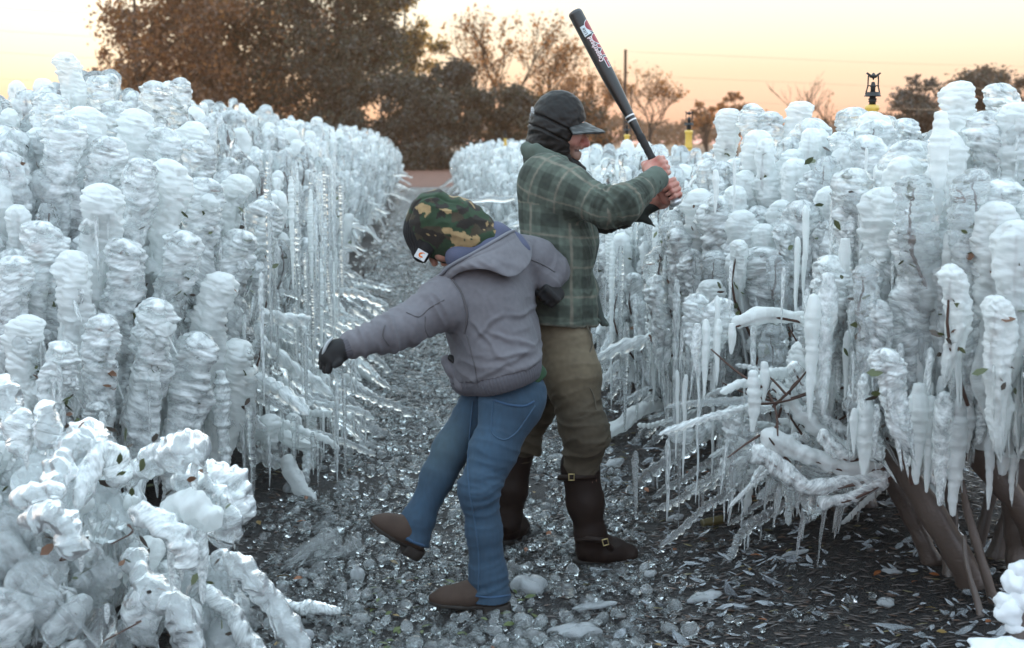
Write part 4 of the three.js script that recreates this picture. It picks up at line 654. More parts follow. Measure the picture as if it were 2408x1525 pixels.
// ---------------------------------------------------------------- broken pieces of ice and wood that can be told apart on the ground
{
  seed(71);
  const shardM = new THREE.MeshPhysicalMaterial({ color: lin(0.92, 0.96, 0.98), roughness: 0.14, transmission: 0.7, thickness: 0.03, ior: 1.31, bumpMap: iceBump, bumpScale: 0.001 });
  const shard = (s, l, w, h) => grid(20, 10, (u, v) => { const a = u * 2 * Math.PI, e = (v - 0.5) * Math.PI, c = Math.pow(Math.abs(Math.cos(e)), 0.45), r = 1 + 0.45 * noise(Math.cos(a) * 1.3 + s * 7, 3, Math.sin(a) * 1.3) + 0.15 * noise(Math.cos(a) * 4, s, Math.sin(a) * 4); return V(l * r * c * Math.cos(a), h * Math.sin(e) + h * 0.8 * noise(Math.cos(a) * 2, s, 5), -w * r * c * Math.sin(a)); }, true);
  [[1245, 1398, 0.075, 0.06, 0.03, 0.3, 'thick rounded chunk of ice right of the heel of the standing jeans leg'], [1392, 1440, 0.08, 0.024, 0.010, 0.1, 'long flat plate of ice between the boots and the lower picture edge'], [1866, 1366, 0.052, 0.016, 0.008, 0, 'oblong plate of ice on dark soil below the clear scoop of ice'], [1590, 1248, 0.05, 0.02, 0.012, 0.7, 'slanting sliver of ice right of the buckled boot'], [1655, 1440, 0.06, 0.03, 0.014, 0.2, 'cloudy slab of ice on the soil halfway along the lower right edge'], [1360, 1500, 0.09, 0.05, 0.022, 0.1, 'big clear slab of ice at the bottom edge, right of the standing leg'], [2080, 1510, 0.03, 0.022, 0.012, 0, 'curled clear piece of ice at the bottom edge under the stems'], [2095, 1452, 0.045, 0.014, 0.008, 0, 'oblong plate of ice at the foot of the thin red twig'], [840, 1370, 0.03, 0.03, 0.025, 0, 'round lump of ice below the toe of the raised boot'], [680, 1160, 0.035, 0.03, 0.025, 0.4, 'bright clear knob of ice at the foot of the left row'], [700, 1510, 0.06, 0.03, 0.02, 0.2, 'cloudy piece of ice behind the end of the thick iced branch'], [1445, 1110, 0.06, 0.03, 0.02, 0.5, 'slab of ice just behind the top of the buckled boot'], [1530, 1375, 0.03, 0.02, 0.01, 0.9, 'small plate of ice below the toe of the buckled boot'], [1760, 1290, 0.04, 0.02, 0.02, 0.5, 'clear flake of ice on the dark bank below the hanging club']].forEach(([px, py, l, w, h, ry, label], i) => {
    const g = onGround(px, py), o = tag(part('ice_shard', shard(i + 1, l, w, h), shardM, scene), label, 'ice shard'); o.position.set(g.x, groundY(g.x, g.z) + h * 0.6 + 0.006, g.z); o.rotation.set(rr(-0.15, 0.15), ry, rr(-0.15, 0.15));
  });
  { // ribbed clear casts of canes, broken off and lying together
    const g = onGround(750, 1310), t = thing('ice_chunk', 'pile of clear ribbed ice casts lying on the path left of the raised boot', 'ice chunk', [g.x, groundY(g.x, g.z), g.z]);
    [[-0.09, 0.03, 0.0, 0.17, 0.028, -1.25, 0.5], [0.0, 0.045, 0.02, 0.2, 0.04, -1.2, 0.55], [0.03, 0.06, -0.04, 0.13, 0.045, -1.1, 0.6], [0.1, 0.04, -0.05, 0.12, 0.04, -0.9, 0.4], [-0.02, 0.06, -0.09, 0.1, 0.035, -1.3, 1.2], [0.09, 0.03, 0.06, 0.12, 0.03, -1.4, 0.2]].forEach(([x, y, z, h, r, tilt, yaw], i) => { const o = part('ice_cast', iceColumn(800 + i, { h, r, rings: 46, sides: 20, taper: 0.15, ripple: 0.008, period: 0.014, lumps: 0.2 }), ICE.clear, t); o.position.set(x + 0.06, y, z); o.rotation.set(0, yaw, tilt, 'YZX'); });
  }
  { // cut end of a stick and a bare twig on the bank
    const g = onGround(1676, 1276), t = tag(part('stick', tube([V(-0.05, 0.02, 0.01), V(0, 0.024, 0), V(0.045, 0.03, -0.01)], [0.017, 0.019, 0.019], 12, 12), new THREE.MeshPhysicalMaterial({ color: lin(0.09, 0.07, 0.022), roughness: 0.5, clearcoat: 0.6, clearcoatRoughness: 0.15 }), scene), 'short mossy stick frozen to the bank right of the buckled boot', 'stick'); t.position.set(g.x, groundY(g.x, g.z), g.z);
    const a = onGround(1490, 1165), b = onGround(1600, 1135), c = onGround(1640, 1130); [a, b, c].forEach((p, i) => { p.y = groundY(p.x, p.z) + 0.02 + 0.012 * i; });
    tag(part('twig', tube([a, b, c], [0.011, 0.009, 0.005], 8, 16), stemM, scene), 'dark bare twig lying on the bank behind the buckled boot', 'twig');
  }
}
// ---------------------------------------------------------------- figures: distance fields of tapered capsules, meshed with surface nets
const cone = (a, b, ra, rb = ra, k = 0.03, o = {}) => ({ a, b, ra, rb, k, ...o });
function dCone(p, x, y, z) {
  const { a, b, ra, rb } = p, bx = b.x - a.x, by = b.y - a.y, bz = b.z - a.z, px = x - a.x, py = y - a.y, pz = z - a.z;
  const t = clamp((px * bx + py * by + pz * bz) / (bx * bx + by * by + bz * bz || 1e-9)), dx = px - bx * t, dy = py - by * t, dz = pz - bz * t;
  return Math.sqrt(dx * dx + dy * dy + dz * dz) - (ra + (rb - ra) * t);
}
function dEll(p, x, y, z) { // ellipsoid with its own axes
  const { c, q, r } = p, px = x - c.x, py = y - c.y, pz = z - c.z, [ux, uy, uz] = q;
  const a = (px * ux.x + py * ux.y + pz * ux.z) / r[0], b = (px * uy.x + py * uy.y + pz * uy.z) / r[1], e = (px * uz.x + py * uz.y + pz * uz.z) / r[2];
  const k0 = Math.sqrt(a * a + b * b + e * e), k1 = Math.sqrt((a / r[0]) ** 2 + (b / r[1]) ** 2 + (e / r[2]) ** 2);
  return k1 < 1e-9 ? -Math.min(...r) : k0 * (k0 - 1) / k1;
}
const dPrim = (p, x, y, z) => (p.c ? dEll(p, x, y, z) : dCone(p, x, y, z)) - (p.grow || 0);
const smin = (a, b, k) => { const h = Math.max(k - Math.abs(a - b), 0) / k; return Math.min(a, b) - h * h * k * 0.25; };
function field(prims, x, y, z, cuts) {
  let d = 1e3; for (const p of prims) if (!p.minus) d = smin(d, dPrim(p, x, y, z), p.k || 0.03);
  for (const p of prims) if (p.minus) d = -smin(-d, dPrim(p, x, y, z), p.k || 0.01);
  if (cuts) for (const c of cuts) d = Math.max(d, (x - c.p.x) * c.n.x + (y - c.p.y) * c.n.y + (z - c.p.z) * c.n.z);
  return d;
}
function sdfMesh(prims, cell, { cuts = null, displace = null, color = null } = {}) {
  const lo = V(1e9, 1e9, 1e9), hi = V(-1e9, -1e9, -1e9);
  for (const p of prims) { if (p.minus) continue; for (const [q, r] of p.c ? [[p.c, Math.max(...p.r)]] : [[p.a, p.ra], [p.b, p.rb]]) { lo.min(V(q.x - r, q.y - r, q.z - r)); hi.max(V(q.x + r, q.y + r, q.z + r)); } }
  lo.addScalar(-3 * cell - 0.01); hi.addScalar(3 * cell + 0.01);
  const S = 8, n = [hi.x - lo.x, hi.y - lo.y, hi.z - lo.z].map((e) => Math.ceil(e / cell / S) * S + 1), [nx, ny, nz] = n;
  const F = new Float32Array(nx * ny * nz).fill(1), half = S * cell * 0.9;
  for (let bz = 0; bz < nz; bz += S) for (let by = 0; by < ny; by += S) for (let bx = 0; bx < nx; bx += S) {
    const cx = lo.x + (bx + S / 2) * cell, cy = lo.y + (by + S / 2) * cell, cz = lo.z + (bz + S / 2) * cell, near = [];
    let dm = 1e3; const ds = prims.map((p) => { const d = dPrim(p, cx, cy, cz); if (!p.minus) dm = Math.min(dm, d); return d; });
    if (dm > half * 1.5 + 0.05) continue;
    prims.forEach((p, i) => { if (ds[i] < Math.max(dm, 0) + 2.2 * half + (p.k || 0.03)) near.push(p); });
    for (let z = bz; z < Math.min(nz, bz + S); z++) for (let y = by; y < Math.min(ny, by + S); y++) for (let x = bx; x < Math.min(nx, bx + S); x++) F[(z * ny + y) * nx + x] = field(near, lo.x + x * cell, lo.y + y * cell, lo.z + z * cell, cuts);
  }
  const id = new Int32Array(nx * ny * nz).fill(-1), P = [], ix = [], ids = [0, 1, nx, nx + 1, nx * ny, nx * ny + 1, nx * ny + nx, nx * ny + nx + 1];
  const E = [[0, 1], [2, 3], [4, 5], [6, 7], [0, 2], [1, 3], [4, 6], [5, 7], [0, 4], [1, 5], [2, 6], [3, 7]];
  for (let z = 0; z < nz - 1; z++) for (let y = 0; y < ny - 1; y++) for (let x = 0; x < nx - 1; x++) {
    const o = (z * ny + y) * nx + x; let m = 0; for (let i = 0; i < 8; i++) if (F[o + ids[i]] < 0) m |= 1 << i;
    if (m === 0 || m === 255) continue;
    let sx = 0, sy = 0, sz = 0, k = 0;
    for (const [a, b] of E) { if (((m >> a) & 1) === ((m >> b) & 1)) continue; const fa = F[o + ids[a]], fb = F[o + ids[b]], t = fa / (fa - fb); sx += lerp(a & 1, b & 1, t); sy += lerp((a >> 1) & 1, (b >> 1) & 1, t); sz += lerp(a >> 2, b >> 2, t); k++; }
    id[o] = P.length / 3; P.push(lo.x + (x + sx / k) * cell, lo.y + (y + sy / k) * cell, lo.z + (z + sz / k) * cell);
  }
  const quad = (a, b, c, d, flip) => { if (a < 0 || b < 0 || c < 0 || d < 0) return; flip ? ix.push(a, c, b, b, c, d) : ix.push(a, b, c, b, d, c); };
  for (let z = 1; z < nz - 1; z++) for (let y = 1; y < ny - 1; y++) for (let x = 1; x < nx - 1; x++) {
    const o = (z * ny + y) * nx + x, s = F[o] < 0;
    if (s !== F[o + 1] < 0) quad(id[o - nx - nx * ny], id[o - nx * ny], id[o - nx], id[o], !s);
    if (s !== F[o + nx] < 0) quad(id[o - 1 - nx * ny], id[o - nx * ny], id[o - 1], id[o], s);
    if (s !== F[o + nx * ny] < 0) quad(id[o - 1 - nx], id[o - nx], id[o - 1], id[o], !s);
  }
  let g = new THREE.BufferGeometry(); g.setAttribute('position', new THREE.Float32BufferAttribute(P, 3)); g.setIndex(ix); g.computeVertexNormals();
  const pos = g.attributes.position, nor = g.attributes.normal, p = V(0, 0, 0), nn = V(0, 0, 0), C = color ? new Float32Array(pos.count * 3) : null;
  const rest = pos.array.slice();
  if (displace) { for (let i = 0; i < pos.count; i++) { p.fromBufferAttribute(pos, i); nn.fromBufferAttribute(nor, i); const d = displace(p, nn); pos.setXYZ(i, p.x + nn.x * d, p.y + nn.y * d, p.z + nn.z * d); } g.computeVertexNormals(); }
  if (color) { for (let i = 0; i < pos.count; i++) { p.set(rest[i * 3], rest[i * 3 + 1], rest[i * 3 + 2]); nn.fromBufferAttribute(nor, i); const c = color(p, nn); C.set(c, i * 3); } g.setAttribute('color', new THREE.BufferAttribute(C, 3)); }
  return g;
}
const ell = (c, ux, uy, r, k = 0.03, o = {}) => { const x = ux.clone().normalize(), y = uy.clone().addScaledVector(x, -uy.dot(x)).normalize(); return { c, q: [x, y, V(0, 0, 0).crossVectors(x, y)], r, k, ...o }; };
// folds of cloth: ridged noise stretched across each bone (w = fold width along the bone, l = fold length across it)
function folds(bones) {
  return (p) => {
    let tw = 0, s = 0;
    for (const B of bones) {
      const d = Math.max(0.012, dCone(B, p.x, p.y, p.z) + 0.05), w = 1 / (d * d * d);
      const ax = V(0, 0, 0).subVectors(B.b, B.a).normalize(), q = p.clone().sub(B.a), along = q.dot(ax); q.addScaledVector(ax, -along);
      const L = B.b.distanceTo(B.a), t = along / L, amp = B.amp(t), W = B.w || 0.03, l = B.l || 0.11, o = B.o || 0;
      const sl = B.slant || 0, warp = 0.5 * noise(q.x / 0.1 + o, along / 0.1, q.z / 0.1) + sl * (q.x + q.y) / 0.1;
      const r1 = 1 - 2 * Math.abs(noise(along / W + warp + o, q.y / l + q.x / l, q.z / l + o)), r2 = noise(along / (W * 0.5) - warp, q.x / (l * 0.5), q.z / (l * 0.5) + o), big = noise(along / 0.12, q.x / 0.1 + o, q.z / 0.1);
      s += w * amp * (1.25 * Math.pow(clamp(0.5 + 0.5 * r1), 2.5) - 0.55 + 0.22 * r2 + 0.55 * big); tw += w;
    }
    return s / tw;
  };
}
const weave = noiseTexture(256, (u, v) => { const a = Math.sin(u * 2 * Math.PI * 64) * Math.sin(v * 2 * Math.PI * 64); return clamp(0.5 + 0.25 * a + 0.3 * tileNoise(u, v, 20, 20, 2)); });
const cloth = (c, o = {}) => new THREE.MeshPhysicalMaterial({ color: c, roughness: 0.92, sheen: 0.25, sheenRoughness: 0.6, sheenColor: lin(0.5, 0.52, 0.55), ...o });
// a fist closed round a bar: c on the bar's axis, A along the bar towards the thumb, palm away from the axis towards the palm, wrist where the forearm ends
function fist(c, A, palm, wrist, R = 0.014) {
  const S = V(0, 0, 0).crossVectors(A, palm).normalize(), at3 = (a, p, s) => c.clone().addScaledVector(A, a).addScaledVector(palm, p).addScaledVector(S, s), out = [];
  const flip = wrist.clone().sub(c).dot(S) > 0 ? -1 : 1; // fingers start on the side away from the wrist
  const T = (a, p, s) => at3(a, p, s * flip);
  [[0.031, 1, 0.0094], [0.0105, 1.06, 0.0098], [-0.0105, 1, 0.0094], [-0.0305, 0.86, 0.0084]].forEach(([a, l, r]) => {
    const K = T(a, R + 0.014, 0.03 * l), J = T(a, -0.006, (R + 0.022) * l), M = T(a, -(R + 0.012) * l, R * 0.7), E = T(a, -(R + 0.006), -0.014 * l);
    out.push(cone(T(a * 0.9, R + 0.013, -0.028), K, 0.014, r * 1.18, 0.012), cone(K, J, r * 1.12, r * 1.04, 0.005), cone(J, M, r * 1.04, r, 0.004), cone(M, E, r, r * 0.86, 0.004));
  });
  const B = T(0.02, R + 0.012, -0.032), W = wrist;
  out.push(cone(W, T(0.02, R + 0.012, -0.02), 0.027, 0.019, 0.025), cone(W, T(-0.022, R + 0.013, -0.02), 0.025, 0.016, 0.025));
  out.push(cone(B, T(0.044, R * 0.6, -0.036), 0.0145, 0.012, 0.012), cone(T(0.044, R * 0.6, -0.036), T(0.047, -R - 0.004, -0.012), 0.0115, 0.0105, 0.006), cone(T(0.047, -R - 0.004, -0.012), T(0.044, -R - 0.006, 0.012), 0.0102, 0.0085, 0.005));
  return out;
}
// ---------------------------------------------------------------- the man with the bat
const skinM = new THREE.MeshPhysicalMaterial({ color: 0xffffff, vertexColors: true, roughness: 0.5, sheen: 0.2, sheenColor: lin(0.6, 0.3, 0.25) });
const paintM = (rough, o = {}) => new THREE.MeshPhysicalMaterial({ color: 0xffffff, vertexColors: true, roughness: rough, ...o });
const batTip = at(1351, 27, 5.02), batEnd = at(1591, 481, 4.93), batDir = batTip.clone().sub(batEnd).normalize(), batLen = batTip.distanceTo(batEnd);
{
  const D = 4.92, root = onGround(1340, 1330), man = thing('person', 'man in a green plaid shirt jacket and black hood swinging up a bat', 'person', root.toArray());
  const P0 = local(man), P = (x, y, d) => P0(x, y, d + 0.09), G = (x, y, h) => onGround(x, y, h).sub(man.position), up = V(0, 1, 0), rgt = V(1, 0, 0).applyQuaternion(camQ), fro = V(0, 0, 0).crossVectors(rgt, up).normalize(); // fro: towards the camera
  const bat = (s) => batEnd.clone().addScaledVector(batDir, s * batLen).sub(man.position);
  // joints
  const pel = P(1318, 800, 4.95), chest = P(1305, 510, 4.94), neck = P(1290, 365, 4.93);
  const shR = P(1292, 428, 4.74), elR = P(1440, 492, 4.62), wrR = P(1532, 428, 4.75), shL = P(1300, 440, 5.13), elL = P(1428, 505, 5.1), wrL = P(1556, 470, 4.95);
  const hipR = P(1330, 830, 4.85), knR = P(1372, 1010, 4.82), anR = P(1388, 1255, 4.88), hipL = P(1300, 830, 5.05), knL = P(1225, 1030, 5.1), anL = P(1196, 1215, 5.16);
  // --- body: one figure under the clothes, with head and hands
  const skin = (p) => { const n = 1 + 0.35 * noise(p.x * 30, p.y * 30, p.z * 30); return [0.46 * n ** 0.3, 0.255 * n, 0.19 * n]; };
  const frame = [cone(pel, chest, 0.12, 0.13, 0.08), cone(chest, neck, 0.12, 0.06, 0.06), cone(shR, shL, 0.07, 0.07, 0.06), cone(shR, elR, 0.052, 0.042), cone(elR, wrR, 0.042, 0.029), cone(shL, elL, 0.052, 0.042), cone(elL, wrL, 0.042, 0.029), cone(hipR, knR, 0.075, 0.055), cone(knR, anR, 0.055, 0.04), cone(hipL, knL, 0.075, 0.055), cone(knL, anL, 0.055, 0.04), cone(neck, P(1312, 320, 4.92), 0.055, 0.055)];
  const bodyG = sdfMesh(frame, 0.014, { color: skin });
  const tilt = 0.10, hf = rgt.clone().multiplyScalar(Math.cos(tilt)).addScaledVector(up, -Math.sin(tilt)).addScaledVector(fro, 0.12).normalize(), hu = up.clone().addScaledVector(hf, -up.dot(hf)).normalize(), hs = V(0, 0, 0).crossVectors(hf, hu); // face forward, up, side towards the camera
  const hc = P(1316, 300, 4.92), H = (f, u, s) => hc.clone().addScaledVector(hf, f).addScaledVector(hu, u).addScaledVector(hs, s);
  const head = [ell(H(-0.005, 0.02, 0), hf, hu, [0.098, 0.11, 0.078]), cone(H(0.02, -0.05, 0), H(0.068, -0.088, 0), 0.062, 0.026, 0.04), cone(H(0.082, 0.004, 0), H(0.112, -0.052, 0), 0.010, 0.0135, 0.014), cone(H(0.112, -0.054, 0), H(0.102, -0.058, 0), 0.0115, 0.011, 0.008), cone(H(0.095, -0.057, 0.010), H(0.095, -0.057, -0.010), 0.009, 0.009, 0.008), cone(H(0.085, 0.018, 0.03), H(0.085, 0.018, -0.03), 0.013, 0.013, 0.02), cone(H(0.066, -0.03, 0.04), H(0.062, -0.042, 0.043), 0.022, 0.02, 0.03), cone(H(0.066, -0.03, -0.04), H(0.062, -0.042, -0.043), 0.022, 0.02, 0.03),
    cone(H(0.094, -0.073, 0.012), H(0.094, -0.073, -0.012), 0.0075, 0.0075, 0.008), cone(H(0.086, -0.09, 0.012), H(0.086, -0.09, -0.012), 0.0072, 0.0072, 0.006), cone(H(0.076, -0.108, 0.01), H(0.076, -0.108, -0.01), 0.017, 0.017, 0.02), ell(H(0.098, -0.0815, 0), hf, hs, [0.022, 0.022, 0.0045], 0.004, { minus: true }), ell(H(0.088, -0.002, 0.031), hf, hu, [0.014, 0.01, 0.014], 0.008, { minus: true }), ell(H(0.088, -0.002, -0.031), hf, hu, [0.014, 0.01, 0.014], 0.008, { minus: true }), cone(H(-0.02, -0.03, 0), H(-0.03, -0.14, 0), 0.058, 0.06, 0.04)];
  const headG = sdfMesh(head, 0.0035, { color: (p) => { const q = p.clone().sub(hc), f = q.dot(hf), u = q.dot(hu), s = Math.abs(q.dot(hs)); let c = skin(p); const nose = Math.exp(-((f - 0.115) ** 2 + (u + 0.055) ** 2) / 0.0005), cheek = Math.exp(-((f - 0.075) ** 2 + (u + 0.045) ** 2 + (s - 0.045) ** 2) / 0.0012); c = [c[0] * (1 + 0.05 * cheek), c[1] * (1 - 0.35 * nose - 0.2 * cheek), c[2] * (1 - 0.3 * nose - 0.15 * cheek)]; const beard = smooth(-0.058, -0.072, u) * smooth(0.03, 0.06, f) * 0.55; c = [lerp(c[0], 0.12, beard), lerp(c[1], 0.075, beard), lerp(c[2], 0.05, beard)]; if (Math.abs(u + 0.082) < 0.004 && f > 0.07) c = [0.08, 0.03, 0.025]; if (Math.abs(u - 0.013) < 0.004 && s > 0.015 && f > 0.07) c = [0.1, 0.06, 0.04]; return c; } });
  // hands: the right one above shows its back, the left one below shows its curled fingers
  const bx = batDir, toCam = fro.clone().addScaledVector(bx, -fro.dot(bx)).normalize(), side = V(0, 0, 0).crossVectors(bx, toCam);
  const palmR = toCam.clone().multiplyScalar(0.9).addScaledVector(rgt, -0.35).addScaledVector(bx, -(toCam.clone().multiplyScalar(0.9).addScaledVector(rgt, -0.35)).dot(bx)).normalize();
  const palmL = palmR.clone().multiplyScalar(-0.75).addScaledVector(toCam, -0.35).addScaledVector(rgt, -0.15); palmL.addScaledVector(bx, -palmL.dot(bx)).normalize();
  const cR = bat(0.178), cL = bat(0.068);
  const handSkin = (p) => { const c = skin(p), k = 0.85 + 0.25 * noise(p.x * 60, p.y * 60, p.z * 60); return [c[0] * 0.98, c[1] * 0.9 * k, c[2] * 0.92 * k]; };
  const hR = sdfMesh([...fist(cR, bx, palmR, wrR), cone(elR.clone().lerp(wrR, 0.6), wrR, 0.033, 0.028)], 0.003, { color: handSkin }), hL = sdfMesh([...fist(cL, bx, palmL, wrL), cone(elL.clone().lerp(wrL, 0.6), wrL, 0.033, 0.028)], 0.003, { color: handSkin });
  part('body', mergeGeometries([bodyG, headG, hR, hL]), skinM, man);
  for (const s of [1, -1]) { part('eye', new THREE.SphereGeometry(0.0105, 16, 10).translate(...H(0.077, -0.002, s * 0.031).toArray()), new THREE.MeshPhysicalMaterial({ color: lin(0.5, 0.45, 0.42), roughness: 0.1 }), man); }
  // --- plaid shirt jacket
  const torso = [cone(P(1300, 700, 4.83), P(1300, 700, 5.06), 0.135, 0.135, 0.08), cone(P(1310, 600, 4.82), P(1312, 600, 5.06), 0.14, 0.14, 0.08), cone(P(1298, 500, 4.82), P(1302, 500, 5.06), 0.128, 0.125, 0.08), cone(P(1284, 425, 4.8), P(1294, 425, 5.07), 0.10, 0.095, 0.07), cone(P(1300, 745, 4.84), P(1300, 745, 5.05), 0.125, 0.125, 0.06), cone(P(1352, 690, 4.87), P(1362, 760, 4.87), 0.09, 0.075, 0.05), cone(P(1350, 690, 5.02), P(1350, 750, 5.02), 0.09, 0.08, 0.05), cone(P(1285, 380, 4.93), P(1275, 365, 4.93), 0.085, 0.075, 0.05), cone(P(1345, 560, 4.9), P(1345, 560, 5.0), 0.10, 0.10, 0.06)];
  const slR = [cone(P(1286, 432, 4.78), P(1330, 445, 4.73), 0.098, 0.092, 0.05), cone(P(1330, 445, 4.73), P(1425, 490, 4.63), 0.09, 0.068, 0.04), cone(P(1425, 490, 4.63), P(1468, 480, 4.62), 0.068, 0.064, 0.04), cone(P(1468, 480, 4.62), P(1540, 424, 4.75), 0.064, 0.043, 0.03)];
  const slL = [cone(shL, elL, 0.085, 0.07, 0.05), cone(elL, P(1495, 508, 5.02), 0.07, 0.06, 0.03), cone(P(1495, 508, 5.02), P(1548, 476, 4.96), 0.055, 0.04, 0.03), cone(P(1500, 515, 5.02), P(1530, 532, 5.0), 0.018, 0.004, 0.03)];
  const bulge = (c, w) => (t) => Math.exp(-((t - c) ** 2) / (w * w));
  const bones = [{ ...cone(P(1305, 760, 4.94), P(1295, 430, 4.94), 0.13, 0.11), amp: (t) => 0.004 + 0.003 * bulge(0.3, 0.3)(t), w: 0.09, l: 0.07, o: 3, slant: 0.5 }, { ...cone(slR[0].a, slR[1].b, 0.09, 0.07), amp: (t) => 0.0015 + 0.013 * smooth(0.6, 1, t), w: 0.03, l: 0.3, o: 9 }, { ...cone(slR[2].a, slR[3].b, 0.066, 0.044), amp: (t) => 0.004 + 0.014 * smooth(0.8, 0.1, t), w: 0.026, l: 0.35, o: 17 }, { ...cone(shL, elL, 0.08, 0.07), amp: () => 0.006, w: 0.04, o: 23 }, { ...cone(elL, wrL, 0.06, 0.05), amp: () => 0.007, w: 0.035, o: 29 }];
  const fold = folds(bones), hemN = V(0, -1, 0).addScaledVector(rgt, -0.12).normalize();
  const plaid = (u, v, p) => { // u, v in metres over the cloth
    const per = 0.112, a = ((u / per) % 1 + 1) % 1, b = ((v / per) % 1 + 1) % 1, g = 0.9 + 0.35 * noise(p.x * 55, p.y * 55, p.z * 55), band = (x) => smooth(0.26, 0.30, x) * smooth(0.74, 0.70, x), line = (x) => 1 - smooth(0.022, 0.05, Math.min(x, 1 - x));
    let c = [0.115, 0.140, 0.112]; const k = 0.30 * band(a) + 0.32 * band(b), t = 0.48 * Math.max(line(a), line(b)); c = c.map((x, i) => lerp(x * (1 - k) , [0.30, 0.255, 0.20][i], t)); return c.map((x) => x * g * 0.9);
  };
  const shirtC = (p) => {
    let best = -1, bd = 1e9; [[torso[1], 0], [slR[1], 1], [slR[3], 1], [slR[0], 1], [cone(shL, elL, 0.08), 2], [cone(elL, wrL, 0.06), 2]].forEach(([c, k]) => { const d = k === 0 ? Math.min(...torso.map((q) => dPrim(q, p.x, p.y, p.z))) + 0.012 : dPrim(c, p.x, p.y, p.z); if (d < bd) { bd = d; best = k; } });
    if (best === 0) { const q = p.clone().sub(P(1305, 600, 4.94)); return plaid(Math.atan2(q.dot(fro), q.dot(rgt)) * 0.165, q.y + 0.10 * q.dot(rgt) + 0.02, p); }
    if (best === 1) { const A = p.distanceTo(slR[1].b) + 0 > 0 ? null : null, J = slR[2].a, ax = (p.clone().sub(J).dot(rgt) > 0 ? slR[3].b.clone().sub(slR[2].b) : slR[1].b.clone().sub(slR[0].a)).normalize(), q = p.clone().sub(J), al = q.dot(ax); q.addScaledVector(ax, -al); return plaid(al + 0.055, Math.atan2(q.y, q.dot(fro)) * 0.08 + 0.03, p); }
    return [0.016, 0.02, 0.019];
  };
  const shirt = part('shirt_jacket', sdfMesh([...torso, ...slR, ...slL], 0.0052, { cuts: [{ p: P(1340, 752, 4.94), n: hemN }, { p: P(1543, 421, 4.75), n: wrR.clone().sub(elR).normalize() }], displace: (p) => fold(p) + (p.y < P(0, 742, 4.94).y ? 0.004 : 0), color: shirtC }), paintM(0.95, { sheen: 0.35, sheenRoughness: 0.5, sheenColor: lin(0.4, 0.45, 0.42) }), man);
  // collar, cuff, hem roll, front flap, yoke and armhole seams
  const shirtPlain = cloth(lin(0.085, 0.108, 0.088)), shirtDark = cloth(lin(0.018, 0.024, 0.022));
  part('collar', sdfMesh([cone(P(1238, 348, 4.9), P(1262, 352, 4.84), 0.018, 0.02, 0.02), cone(P(1262, 352, 4.84), P(1325, 378, 4.82), 0.02, 0.016, 0.02), cone(P(1238, 348, 4.9), P(1262, 352, 5.0), 0.018, 0.02, 0.02), cone(P(1240, 362, 4.9), P(1268, 372, 4.83), 0.022, 0.022, 0.02), cone(P(1325, 378, 4.82), P(1350, 398, 4.86), 0.014, 0.01, 0.02)], 0.005, { displace: (p) => 0.004 * noise(p.x * 25, p.y * 25, p.z * 25) }), shirtPlain, shirt);
  part('cuff', sdfMesh([cone(P(1522, 436, 4.72), P(1545, 419, 4.755), 0.05, 0.047, 0.01), cone(P(1542, 421, 4.75), P(1556, 411, 4.77), 0.04, 0.036, 0.01, { minus: true })], 0.004, { displace: (p) => 0.003 * noise(p.x * 40, p.y * 40, p.z * 40) }), shirtPlain, shirt);
  const ring = (pts, r, m, name, par) => part(name, tube(pts, [r, r], 7, 60), m, par);
  ring([P(1275, 741, 4.80), P(1300, 745, 4.795), P(1350, 741, 4.80), P(1400, 752, 4.84), P(1428, 764, 4.9)], 0.009, shirtPlain, 'hem', shirt);
  part('front_flap', sdfMesh([cone(P(1395, 690, 4.86), P(1418, 762, 4.86), 0.02, 0.012, 0.03), cone(P(1380, 720, 4.88), P(1428, 764, 4.9), 0.022, 0.007, 0.03), cone(P(1385, 740, 4.95), P(1426, 764, 4.95), 0.018, 0.007, 0.03)], 0.005, { displace: (p) => 0.006 * noise(p.x * 18, p.y * 18, p.z * 18) }), cloth(lin(0.05, 0.063, 0.056)), shirt);
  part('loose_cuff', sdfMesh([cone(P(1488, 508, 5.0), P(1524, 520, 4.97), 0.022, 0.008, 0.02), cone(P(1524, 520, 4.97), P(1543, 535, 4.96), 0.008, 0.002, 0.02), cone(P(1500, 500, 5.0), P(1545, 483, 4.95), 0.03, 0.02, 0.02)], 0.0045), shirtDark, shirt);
  // --- trousers
  const legs = [cone(P(1330, 745, 4.86), P(1330, 745, 5.02), 0.09, 0.09, 0.06), cone(P(1300, 780, 4.9), P(1300, 780, 5.02), 0.1, 0.1, 0.06), cone(P(1330, 815, 4.84), P(1345, 880, 4.82), 0.105, 0.102, 0.06), cone(P(1345, 880, 4.82), P(1370, 1000, 4.8), 0.10, 0.084, 0.05), cone(P(1370, 1000, 4.8), P(1378, 1030, 4.8), 0.087, 0.084, 0.04), cone(P(1378, 1030, 4.8), P(1366, 1092, 4.84), 0.078, 0.068, 0.04), cone(P(1305, 830, 5.05), P(1250, 960, 5.08), 0.108, 0.09, 0.06), cone(P(1250, 960, 5.08), P(1222, 1035, 5.1), 0.09, 0.075, 0.04), cone(P(1222, 1035, 5.1), P(1212, 1070, 5.12), 0.072, 0.066, 0.03), cone(P(1290, 840, 4.95), P(1290, 860, 4.95), 0.12, 0.11, 0.06), cone(P(1395, 1015, 4.8), P(1412, 1025, 4.8), 0.03, 0.022, 0.04), cone(P(1255, 1045, 5.06), P(1264, 1060, 5.06), 0.026, 0.018, 0.03)];
